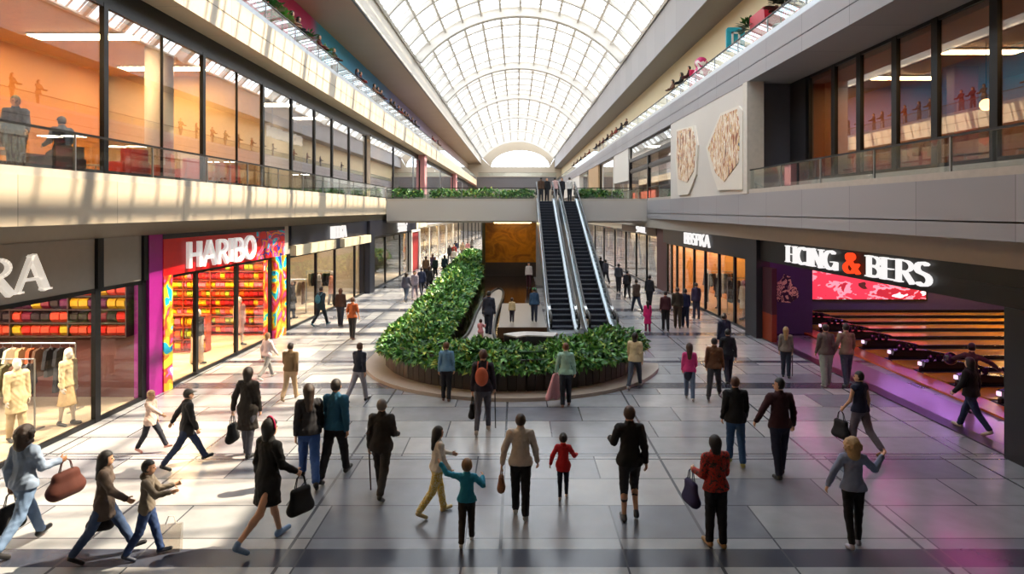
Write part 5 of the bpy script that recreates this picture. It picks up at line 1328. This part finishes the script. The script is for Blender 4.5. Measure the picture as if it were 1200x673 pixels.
P(219, 546, 93, 50, 'man in a black coat and dark cap walking beside the toddler', top='#131217', kind='coat', toplen=.2, bot='#1c2b4a', hair='#20160f', shoe='#121214', legs=(30, -30), knees=(4, 12), cap='#3a3836', arms=(-30, 10), elb=(4, 10), abd=(30, 8))
j = P(290, 535, 103, 5, 'woman in a long dark brown coat carrying a flat black bag', top='#2a2420', kind='coat', toplen=.42, bot='#4a4a55', hair='#20150f', hs='bob', shoe='#1a1a1c', female=True, abd=(22, 8), **{**ST, 'legs': (10, -8)})
carried(j, 0, 'shopping', '#0c0c0f', 'flat black bag held by the woman in the long dark brown coat', 1.15)
j = P(314, 638, 150, 35, 'woman in a black dress with a pink headband and bare legs', top='#0a0a0c', kind='dress', toplen=.34, bottom=None, hair='#0c0908', hs='bob', shoe='#6e8cb4', female=True, legs=(20, -26), knees=(6, 24), arms=(-10, 14), elb=(20, 40), wide=1.05)
carried(j, 1, 'tote', '#0a0a0c', 'big black bag at the hip of the woman with the pink headband', 1.25)
bt = empty('headband', (j['x'], j['y'], 0), -R(35), label='bright pink headband on the woman in the black dress', cat='headband')
q = MB(); hc_ = j['hip']+Vector((0, .02, .725))
q.tube([(hc_+Vector((.104*math.cos(a), .02, .132*math.sin(a))))*j['s'] for a in [math.pi*(k-1)/14 for k in range(17)]], .014, 6, cap=False); q.build('band', mat('hot_pink', '#d0205c', .5), bt, smooth=True, local=True)
P(313, 444, 55, 30, 'person in a white and pink jacket with pale grey trousers by the candy shop', top='#d8c4c4', kind='jacket', bot='#8d8a88', hair='#a8805a', hs='bob', shoe='#cfc7bf', female=True, lod=1, **W1)
P(340, 469, 67, 5, 'person in a bulky brown jacket and beige trousers', top='#7a6040', kind='jacket', toplen=.05, bot='#b09474', hair='#2a1c14', shoe='#8a7458', lod=1, wide=1.15, **{**W2, 'legs': (-14, 18)})
P(421, 471, 70, 25, 'man in a dark navy jacket and pale grey trousers near the planter curb', top='#12182c', kind='jacket', toplen=.04, bot='#8f8b93', hair='#4a3020', shoe='#1c1c22', lod=1, legs=(-30, 16), knees=(10, 4), arms=(14, -14))
P(362, 566, 120, -20, 'woman in a charcoal jacket and blue jeans walking beside the teal sweater', top='#25242a', kind='jacket', toplen=.05, bot='#274a86', hair='#2a1a12', hs='long', shoe='#14141a', female=True, legs=(28, -26), knees=(6, 20), arms=(-14, 14), elb=(14, 14))
P(393, 561, 118, 8, 'man in a teal sweater and black trousers', top='#1f5a78', kind='sweater', bot='#141318', hair='#17110e', shoe='#1a1518', legs=(-24, 22), knees=(12, 6), arms=(10, -10), elb=(10, 14))
j = P(447, 580, 114, 3, 'grey-haired man in a dark brown suit with a long coat', top='#2a2320', kind='coat', toplen=.12, bot='#231d1b', hair='#6b625a', hs='short', shoe='#151314', legs=(20, -20), knees=(4, 24), arms=(-2, 8), elb=(6, 60), wide=1.05)
carried(j, 0, 'stick', '#3a2226', 'dark cane in the hand of the grey-haired man in the brown suit', cat='pole')
P(512, 603, 104, 62, 'woman with dark hair in a white top and yellow patterned trousers', top='#d8d0c4', kind='shirt', bot='#c8a83a', bpatt='#e6dcb4', hair='#17100d', hs='long', shoe='#cdb884', female=True, legs=(14, -18), knees=(4, 22), arms=(30, 10), elb=(40, 20), toplen=.05)
P(547, 638, 96, 3, 'boy in a turquoise jacket and dark brown trousers raising one arm', top='#187f9c', kind='jacket', toplen=.04, bot='#2c2420', hair='#7a5838', shoe='#b8b8b8', child=True, legs=(-12, 12), knees=(8, 2), arms=(20, 30), armdir=((( -.9, .2, .15), (-.55, .1, .75)), ((.5, .3, -.6), (-.1, .8, .3))))
j = P(610, 606, 119, 2, 'man in a cream sweater and black trousers walking away in the centre', top='#c2b3a4', kind='sweater', bot='#0f1018', hair='#3a2a20', shoe='#b7b4b2', legs=(8, -10), knees=(2, 8), arms=(-8, 6), elb=(10, 10), abd=(20, 16), wide=1.08)
carried(j, 0, 'shopping', '#8a5a3c', 'tan and red shopping bag held by the man in the cream sweater', .72)
P(660, 585, 74, 5, 'small girl in a bright red coat, dark tights and white boots', top='#b8141c', kind='coat', toplen=.18, bot='#141a30', bottom='leggings', hair='#14100f', hs='bun', shoe='#cfc2b8', child=True, legs=(-6, 8), knees=(4, 2), abd=(28, 30), elb=(10, 70), arms=(0, 10))
P(738, 610, 133, 2, 'runner in a black sweater and cropped grey leggings with one knee raised', top='#0c0b0f', kind='sweater', toplen=.10, bot='#26262c', bottom='cropped', hair='#3a2418', shoe='#4a5058', legs=(0, 20), knees=(2, 52), arms=(24, -8), elb=(60, 14), abd=(14, 12))
j = P(839, 641, 129, -12, 'woman in a red patterned jacket and black trousers', top='#b02a22', patt='#3a2a28', kind='jacket', toplen=.05, bot='#12121e', hair='#100c0c', hs='bob', shoe='#b08a5c', female=True, legs=(4, -4), knees=(2, 2), arms=(6, 10), elb=(80, 60), collar='#15121a', wide=1.08)
carried(j, 0, 'tote', '#28204a', 'dark purple bag hanging at the side of the woman in the red patterned jacket', 1.15)
P(862, 545, 102, 4, 'man in a black jacket and blue jeans with yellow-green shoes', top='#0e0e13', kind='jacket', toplen=.10, bot='#24486e', hair='#4a2a1a', shoe='#8a8c50', legs=(10, -12), knees=(2, 6), arms=(-4, 6), wide=1.1)
P(914, 560, 115, -4, 'man in a maroon sweater and dark navy jeans', top='#36101a', kind='sweater', bot='#131a34', hair='#110e0e', shoe='#111116', legs=(-6, 10), knees=(10, 2), arms=(4, -4), abd=(28, 14), headturn=-60, wide=1.1)
j = P(1008, 532, 97, -20, 'young man in a navy vest over a white shirt with grey trousers', top='#141834', kind='jacket', sleeve=.0, toplen=.04, bot='#67606c', hair='#0d0b0c', shoe='#8a6a48', legs=(14, -22), knees=(10, 26), arms=(10, -10), elb=(30, 20), headturn=-40)
carried(j, 0, 'tote', '#0c0b10', 'black bag held by the young man in the navy vest', 1.2)
P(1000, 641, 126, 8, 'woman with curly blonde hair in a grey-blue top and black leggings', top='#7d86a0', kind='sweater', toplen=.04, bot='#0d0c12', bottom='leggings', hair='#a8875a', hs='curly', shoe='#9a97a4', female=True, legs=(-6, 4), knees=(16, 2), armdir=(((-.5, .1, -.9), (-.3, .1, -.9)), ((.55, .2, -.5), (.5, .2, .7))))
P(1138, 506, 88, -30, 'person in a black puffer coat and jeans crossing to the bowling lanes', top='#0a090d', kind='coat', toplen=.08, bot='#1c2748', hair='#120e10', hs='bob', shoe='#b9ae9c', legs=(-24, 22), knees=(14, 4), arms=(14, -12), wide=1.2)
j = P(1150, 448, 62, 60, 'bowler in a dark maroon shirt with both arms out, at the lanes', top='#3a1822', kind='shirt', bot='#2c1a26', hair='#1c1416', shoe='#2a2028', lod=1, legs=(18, -20), knees=(10, 20), armdir=(((-.8, .3, -.4), (-.5, .5, -.2)), ((.8, .1, -.3), (.7, .2, -.6))), pos=(11.75, 17.2), hgt=1.75)
bb = MB().ball((0, 0, 0), .17, 16, 12).build('bowling_ball', MATS['bowling_ball'], smooth=True); bp = world_pt(j, j['A'][0][2]+j['A'][0][3]*.2); bb.location = bp; tag(bb, 'dark bowling ball held out by the bowler in the maroon shirt', 'ball')
j = P(921, 443, 59, 20, 'person with long fair hair in a grey jacket holding a folded umbrella', top='#6e675e', kind='jacket', toplen=.05, bot='#1c2a3c', hair='#94784e', hs='long', shoe='#2a2c30', female=True, lod=1, **ST)
carried(j, 1, 'stick', '#2c0f1c', 'long dark folded umbrella beside the fair-haired person', cat='umbrella')
P(968, 453, 72, 5, 'person in a taupe sweater and pale wide trousers outside the bowling hall', top='#5e524c', kind='sweater', bot='#8d9489', bottom='wide', hair='#241811', hs='short', shoe='#a8a4a0', lod=1, legs=(-8, 8), knees=(4, 2), arms=(4, -4))
P(992, 453, 73, 0, 'man in a beige shirt and grey-blue jeans outside the bowling hall', top='#8a745e', kind='shirt', bot='#3c4658', hair='#20150f', shoe='#23232a', lod=1, legs=(-10, 10), knees=(4, 2), arms=(-6, 4), abd=(20, 8), wide=1.08)
j = P(744, 455, 66, 25, 'woman in a cream vest and grey jeans beside the planter end', top='#c9b894', kind='jacket', toplen=.08, bot='#3f4654', hair='#17110f', hs='bob', shoe='#a9a6a4', female=True, lod=1, legs=(-26, 24), knees=(10, 4), arms=(10, -10), wide=1.08)
j = P(808, 469, 65, 12, 'girl in a bright pink sweater and pale jeans with a shirt tied at the waist', top='#c8357a', kind='sweater', bot='#56667e', hair='#3a2216', hs='long', shoe='#cfcbc7', female=True, child=True, lod=1, legs=(14, -14), knees=(4, 10), arms=(4, 10), elb=(20, 50), toplen=.0)
g_ = SDF(); g_.cone(j['hip']+Vector((0, 0, .02)), j['hip']+Vector((0, 0, -.18)), .155, .175, 1.2, .03); V_, Q_ = g_.mesh(.014/j['s']); nets_obj('tied_shirt', [(V_*j['s'], Q_)], cloth('#171c34'), j['root'])
P(837, 467, 73, 25, 'man in a brown sweater and charcoal trousers striding by the planter side', top='#5c3a20', kind='sweater', bot='#2c292c', hair='#1a1210', shoe='#34302e', lod=1, legs=(-30, 28), knees=(6, 4), arms=(-8, 8))
P(853, 450, 64, 5, 'man all in dark navy beside the brown sweater', top='#12141e', kind='jacket', bot='#181b2a', hair='#13100f', shoe='#15161c', lod=1, **{**W2, 'legs': (-12, 14)})
P(849, 428, 60, -10, 'person in a navy coat and pale cap in front of the gold-lit shop', top='#161c34', kind='coat', toplen=.12, bot='#141a2a', hair='#2a1c14', shoe='#15161c', lod=1, cap='#8f877e', **ST)
P(523, 470, 68, 0, 'person in a light blue shirt and black trousers facing the planter', top='#5f86a4', kind='shirt', bot='#10131f', hair='#5a3418', shoe='#5a4038', lod=1, **{**ST, 'legs': (2, -8)})
j = P(566, 508, 98, 5, 'person in a dark plum top with grey leggings and a small orange backpack', top='#1c1426', kind='shirt', bot='#4a4a56', bottom='leggings', hair='#3c1c18', hs='short', shoe='#a89c94', lod=1, legs=(-16, 16), knees=(16, 4), arms=(-4, 6), elb=(10, 20), pack=('#b4583c', 'small orange backpack on the person in the plum top'))
carried(j, 0, 'tote', '#0d0c12', 'black bag held by the person with the orange backpack', 1.05)
carried(j, 1, 'stick', '#14141a', 'slim black folded stroller pole beside the orange backpack', cat='pole')
j = P(663, 477, 74, 3, 'person in a mint sweater and dark trousers with pink cloth in hand', top='#9cc4b4', kind='sweater', bot='#1c222e', hair='#6a3c20', hs='short', shoe='#8c6c60', lod=1, legs=(-6, 10), knees=(4, 2), arms=(2, -2), abd=(14, 12))
carried(j, 0, 'bundle', '#d49aa0', 'pale pink cloth hanging from the hand of the person in mint', 1.25)
P(759, 389, 36, -5, 'woman in a long bright magenta coat', top='#c21a66', kind='coat', toplen=.52, bot='#7a1848', hair='#1a1210', hs='long', shoe='#7a2048', female=True, lod=2, **ST)
far = [(780, 388, 35, 0, 'person in a dark red jacket and black trousers near the gold-lit shop', '#3c141a', '#0f0f14', '#1c1310'),
 (794, 385, 36, 8, 'person in an olive-brown coat walking with the navy jacket', '#2c2618', '#3a2c1c', '#2a1c10'),
 (803, 384, 37, 0, 'person in a navy jacket walking between olive and violet jackets', '#141b3a', '#141a30', '#1c1410'),
 (816, 374, 32, -10, 'person in a violet-grey jacket closest to the gold-lit windows', '#332c44', '#2a2a3c', '#2a2018'),
 (761, 364, 31, 40, 'dark silhouette of a tall person past the magenta coat', '#15151c', '#101018', '#0f0d0c'),
 (746, 366, 30, -20, 'person in a brown jacket with light sleeves near the escalator side', '#4a3a30', '#2a3040', '#2a1c14'),
 (735, 351, 25, 0, 'person dressed in black walking past the escalator side', '#101016', '#101016', '#100e0d'),
 (725, 343, 22, 20, 'person in a slate coat pulling ahead of the black-dressed walker', '#33353f', '#1c1c26', '#1c1512'),
 (710, 333, 20, -15, 'small distant person in grey close to the escalator', '#3c3c48', '#22222c', '#1c1512'),
 (704, 331, 21, 10, 'small distant person in black close to the escalator', '#15151c', '#15151c', '#14100e')]
for (x_, y_, h_, hd_, lb, c1_, c2_, c3_) in far: P(x_, y_, h_, hd_, lb, top=c1_, kind='jacket', toplen=random.choice([.02, .1]), bot=c2_, hair=c3_, shoe='#2a2a2e', lod=2, hgt=random.uniform(1.66, 1.8), **random.choice([W1, W2, ST]))
P(413, 398, 49, 3, 'man in a rust-orange shirt and black trousers on the sunlit floor', top='#96481c', kind='shirt', sleeve=.45, bot='#17151a', hair='#4a2a16', shoe='#4a2a1c', lod=1, legs=(10, -12), knees=(2, 2), arms=(-2, 2), abd=(12, 12))
P(399, 383, 36, 5, 'person in a dark brown jacket beside the rust-orange shirt', top='#3c2418', kind='jacket', bot='#1c2030', hair='#5a3420', hs='bob', shoe='#3a2a22', lod=2, hgt=1.66, **ST)
P(376, 382, 42, 25, 'person in a dark teal coat with a blue backpack by the pale shop', top='#1c3440', kind='coat', toplen=.22, bot='#18222c', hair='#2c1c14', shoe='#3c6a78', lod=2, hgt=1.76, pack=('#3a7488', 'blue backpack on the person in the dark teal coat'), **W2)
crowd = [(476, 354, 22, 'in a grey hooded top at the front of the distant walkers', '#4a4a58', '#3a4658'), (486, 350, 30, 'in a light jacket and pale trousers beside the distant group', '#8f8590', '#7a7480'), (494, 347, 28, 'in a navy coat in the distant group before the planter', '#1c2440', '#1c2030'),
 (503, 345, 26, 'in a black coat at the edge of the distant group', '#12121a', '#12121a'), (499, 330, 20, 'in a tan jacket bending towards the red panel', '#7a5c40', '#2c2a30'), (510, 326, 23, 'in a dark green coat walking along the far hedge', '#1c302c', '#141c20'),
 (521, 326, 25, 'in a teal-blue coat near the far hedge', '#1c3a48', '#14202c'), (507, 322, 18, 'in a violet top far along the sunlit walkway', '#4c3c60', '#22202c'), (527, 308, 19, 'in a black jacket at the far end of the walkway', '#17151a', '#17151a'),
 (532, 307, 18, 'in a red jacket at the far end of the walkway', '#8c2c24', '#22202c'), (532, 313, 22, 'in a white shirt at the far end of the hedge', '#c8c0b4', '#2c3448'), (542, 303, 15, 'in a beige coat far beside the hedge', '#a08c70', '#5a4a3c'),
 (534, 300, 14, 'in a dark blue coat very far away', '#1c2440', '#14182a'), (548, 300, 14, 'in a rose top very far away', '#b07878', '#3c3440'), (553, 297, 12, 'in a grey coat very far away', '#6c6864', '#2c2c30')]
for i, (x_, y_, h_, lb, c1_, c2_) in enumerate(crowd): P(x_, y_, h_, random.choice([0, 10, 180, 170, -20]), 'distant person '+lb, top=c1_, kind='jacket', toplen=random.choice([0, .12]), bot=c2_, hair=random.choice(['#1c1410', '#2c1c12', '#4a3020']), shoe='#2a2a2e', lod=2, hgt=random.uniform(1.62, 1.8), hs=random.choice(['short', 'bob', 'long']), **random.choice([W1, W2, ST]))
# inside the planter ring and on the platform
P(563, 394, 50, 10, 'tall person in a slate coat standing inside the planter ring', top='#262c3c', kind='coat', toplen=.12, bot='#232a3c', hair='#14100e', shoe='#2a2c34', lod=1, pos=(-1.15, 27.3), hgt=1.82, **ST)
P(585, 378, 24, 0, 'small child in a cream jacket standing on the platform', top='#c8b48c', kind='jacket', bot='#2c2430', hair='#3a2416', shoe='#8a7a68', child=True, lod=1, pos=(-.2, 28.2), hgt=1.0, z=.42, **ST)
P(617, 378, 34, 0, 'person in a blue jacket and green hat standing on the platform', top='#2c4c6c', kind='jacket', bot='#1c2438', hair='#2c1c14', shoe='#2a2a2e', cap='#3f9a5c', lod=1, pos=(.75, 28.4), hgt=1.4, z=.42, child=True, **ST)
P(618, 325, 30, 180, 'person in a white and wine outfit before the gold panel', top='#c9c0bc', kind='shirt', bot='#3c1420', hair='#1c1410', hs='long', shoe='#2a2a2e', female=True, lod=2, pos=(.8, 44.0), hgt=1.7, **ST)
P(552, 400, 20, 10, 'small child in pink crouched low on the pale stone path', top='#d08a90', kind='jacket', toplen=.1, bot='#c89a98', hair='#3a1c18', shoe='#b07a7a', child=True, lod=1, pos=(-1.35, 24.9), hgt=.95, z=.12, arms=(40, 50), elb=(70, 60), legs=(20, 26), knees=(40, 44))
# at the escalator tops
for i, (x_, lb, c_) in enumerate(((1.75, 'in a brown coat', '#4a3424'), (2.2, 'in black', '#141418'), (2.75, 'in a pale pink top', '#c8a4a0'), (3.3, 'in a dark jacket', '#1c1c24'), (3.8, 'in a white shirt', '#cfcac6'))):
    P(0, 0, 0, (0, 180, 20, 200, 10)[i], 'person %s at the top of the escalators' % lb, top=c_, kind='jacket', bot='#22242c', hair='#1c1410', lod=2, pos=(x_, 47.8+(i % 2)*.7), z=5.8, hgt=1.7, **ST)
# gallery room, left: two men, one seated on a high stool
P(0, 0, 0, 150, 'grey-haired man in a blue-grey coat standing inside the orange gallery room', top='#3c4656', kind='coat', toplen=.2, bot='#20242e', hair='#8c847c', collar='#d8d4cc', lod=0, pos=(-11.1, 14.75), z=5.84, hgt=1.85, legs=(2, -4), knees=(0, 2), arms=(8, 12), elb=(50, 60))
P(0, 0, 0, -60, 'person in a slate-blue jacket and cap sitting with back to the gallery glass', top='#3a4c62', kind='jacket', bot='#23262e', hair='#14100e', lod=0, pos=(-10.75, 15.75), z=6.02, hgt=1.7, legs=(80, 80), knees=(85, 85), arms=(20, 20), elb=(50, 50), cap='#22242c', wide=1.15)
armchair('office_chair', -10.75, 15.75, 5.84, R(60), dkf, 'charcoal chair under the person in the slate-blue jacket', s_=.85)
for nm_, xx_ in (('screen before the seated person in the orange room', -12.4), ):
    t = empty('desk', (xx_, 16.2, 5.84), label='dark desk before the seated person in the orange room', cat='desk')
    MB().box(xx_-.4, xx_+.4, 15.4, 17.0, 6.56, 6.6).build('desk_top', mat('desk_dark', '#2a2622', .4), t)
    for yy in (15.45, 16.95):
        MB().box(xx_-.38, xx_+.38, yy-.03, yy+.03, 5.84, 6.56).build('leg', MATS['desk_dark'], t)
    m_ = empty('monitor', (xx_, 16.2, 6.6), label='black monitor on the dark desk in the orange room', cat='monitor')
    MB().box(xx_-.05, xx_-.02, 15.8, 16.6, 6.72, 7.2).build('display', blackp, m_); MB().box(xx_-.1, xx_+.1, 16.1, 16.3, 6.6, 6.62).build('base', blackp, m_); MB().box(xx_-.03, xx_, 16.17, 16.23, 6.62, 6.8).build('neck', blackp, m_)
# mannequins
mq = mat('mannequin_white', '#d8cfc4', .4, var=.02); SKIN['mannequin'] = mq
def mann(x_, y_, hd_, label, **k):
    P(0, 0, 0, hd_, label, name='mannequin', cat='mannequin', skin='mannequin', pos=(x_, y_), hgt=1.82, nohair=True, z=.012, **{**ST, **k})
mann(-11.6, 13.4, 110, 'mannequin in an orange jacket and grey trousers behind the grey-band shop glass', top='#a8502c', kind='jacket', bot='#5a5450', lod=1)
mann(-11.2, 14.9, 120, 'mannequin in a long cream coat behind the grey-band shop glass', top='#d0bc94', kind='coat', toplen=.35, bot='#c0ad8a', lod=1)
mann(-10.8, 16.0, 100, 'mannequin in a sand skirt near the tall black window post', top='#c8b48c', kind='shirt', bottom='skirt', bot='#b89c70', lod=1)
mann(-12.4, 14.4, 100, 'mannequin in a dark jacket deep behind the orange-jacket one', top='#3a2c24', kind='jacket', bot='#2c2a2c', lod=1)
mann(-10.9, 20.4, 110, 'mannequin in a wine jacket and taupe trousers in the candy shop front', top='#5a2430', kind='jacket', toplen=.1, bot='#a08878', bottom='wide', lod=1)
mann(-10.7, 22.3, 110, 'mannequin in black and white with wide pale trousers in the candy shop front', top='#1a181c', kind='shirt', bot='#cbb9a4', bottom='wide', lod=1)
mann(-10.6, 25.4, 120, 'mannequin in a pale rose dress by the colourful pillar', top='#d8a094', kind='dress', toplen=.5, bottom=None, lod=1)
mann(-10.7, 31.6, 100, 'mannequin in a long black coat in the pale shop window', top='#141418', kind='coat', toplen=.6, bot='#141418', lod=2)
mann(-10.3, 34.6, 100, 'mannequin in a grey dress behind the middle pane of the pale shop', top='#6a625c', kind='dress', toplen=.5, bottom=None, lod=2)
mann(-10.1, 36.3, 100, 'mannequin in a salmon coat behind the middle pane of the pale shop', top='#b0745c', kind='coat', toplen=.4, bot='#5a4a44', lod=2)
mann(10.6, 35.0, -110, 'mannequin in a dark plum coat in the gold-lit shop window', top='#241424', kind='coat', toplen=.4, bot='#1c141c', lod=2)
mann(10.7, 37.4, -110, 'mannequin in black in the far part of the gold-lit shop window', top='#121216', kind='jacket', bot='#121216', lod=2)
mann(10.5, 29.2, -100, 'mannequin in a long royal blue coat by the dark grey pier', top='#14285a', kind='coat', toplen=.6, bot='#14285a', lod=2)
mann(10.7, 31.4, -100, 'mannequin in a cream dress beside the royal blue coat', top='#d8c8a8', kind='dress', toplen=.5, bottom=None, lod=2)
# people along the top galleries: six figures, repeated
protos = []
for i, (c1_, c2_, hs_) in enumerate((('#4a1c1c', '#22222c', 'short'), ('#1c1c24', '#1c1c24', 'long'), ('#6a4a3a', '#2c2a30', 'bob'), ('#7a2c24', '#2a2230', 'short'), ('#2c3444', '#1c1c24', 'long'), ('#3a2a24', '#3a3440', 'short'))):
    protos.append((c1_, c2_, hs_))
names = ['dark red', 'black', 'tan brown', 'brick red', 'slate', 'brown']
def top_crowd(side, zf, xs, where):
    made = {}
    for n_, px in enumerate(xs):
        D = 9.5*F/abs(px-VX); k = (n_*5+2) % 6; c1_, c2_, hs_ = protos[k]; xx = side*9.6; rz = R(90)*(1 if side > 0 else -1)+random.uniform(-.4, .4)
        lb = '%s-jacketed person at the top rail %s' % (names[k], where)
        if k not in made:
            J = P(0, 0, 0, -math.degrees(rz), lb, top=c1_, kind='jacket', bot=c2_, hs=hs_, lod=2, pos=(xx, D), z=zf, hgt=1.74, group='people at the top rail, '+where, **{**ST, 'arms': (30, 30), 'elb': (50, 50)}); made[k] = J['root']
        else: copy_tree(made[k], (xx, D, zf), rz, label=lb)
top_crowd(-1, 11.9, (344, 352, 376, 393, 420, 424, 440, 444, 448, 459, 463, 468, 472, 476, 479, 484, 488, 508, 514), 'before the red and blue wall')
top_crowd(1, 11.4, (787, 797, 806, 733, 727, 721, 716, 711, 706, 702, 698, 690, 685, 680, 676, 672), 'before the yellow wall')
s = empty('toy_figure', (9.7, 35.0, 11.4), label='plump pink and white figure beside the turquoise sign on the top gallery', cat='figure')
g_ = SDF(); g_.ell((0, 0, .8), (.42, .36, .6), .05); g_.ell((0, 0, 1.5), (.34, .3, .34), .05); g_.cone((.3, 0, 1.0), (.55, -.1, 1.2), .1, .09, 1, .04); g_.cone((-.3, 0, 1.0), (-.5, -.1, .7), .1, .09, 1, .04); g_.cone((.15, 0, .3), (.17, 0, .1), .14, .14, 1, .04); g_.cone((-.15, 0, .3), (-.17, 0, .1), .14, .14, 1, .04)
V_, Q_ = g_.mesh(.03); o_ = nets_obj('body', [(V_, Q_)], paint('toy_skin', [(0, '#c2286a'), (.52, '#e8dcd8')], (1.4, 1.4, 1.4), .5), s)
s = empty('pink_banner', (9.7, 36.6, 11.4), label='upright pink banner on the top gallery beyond the plump figure', cat='banner')
MB().box(9.5, 9.9, 36.55, 36.62, 11.5, 12.9).build('cloth', mat('hot_pink', '#d0205c', .5), s); MB().tube([(9.7, 36.6, 11.4), (9.7, 36.6, 13.0)], .02, 6).build('pole', steel, s)
# translucent shopping bag standing on the floor by the boy
x_, y_ = GP(200, 645); s = empty('clear_bag', (x_, y_, 0), label='pale translucent bag standing on the floor beside the boy in the grey sweater', cat='bag')
MB().hexa([(x_-.16, y_-.05, 0), (x_+.16, y_-.05, 0), (x_+.16, y_+.05, 0), (x_-.16, y_+.05, 0), (x_-.18, y_-.02, .38), (x_+.18, y_-.02, .42), (x_+.18, y_+.02, .42), (x_-.18, y_+.02, .38)]).build('bag_body', glass('clear_plastic', (.86, .82, .76), 1.4, rough=.3, add=.12), s)
MB().tube([(x_-.08, y_, .39), (x_-.03, y_, .52), (x_+.05, y_, .52), (x_+.09, y_, .40)], .008, 5).build('handle', white, s)
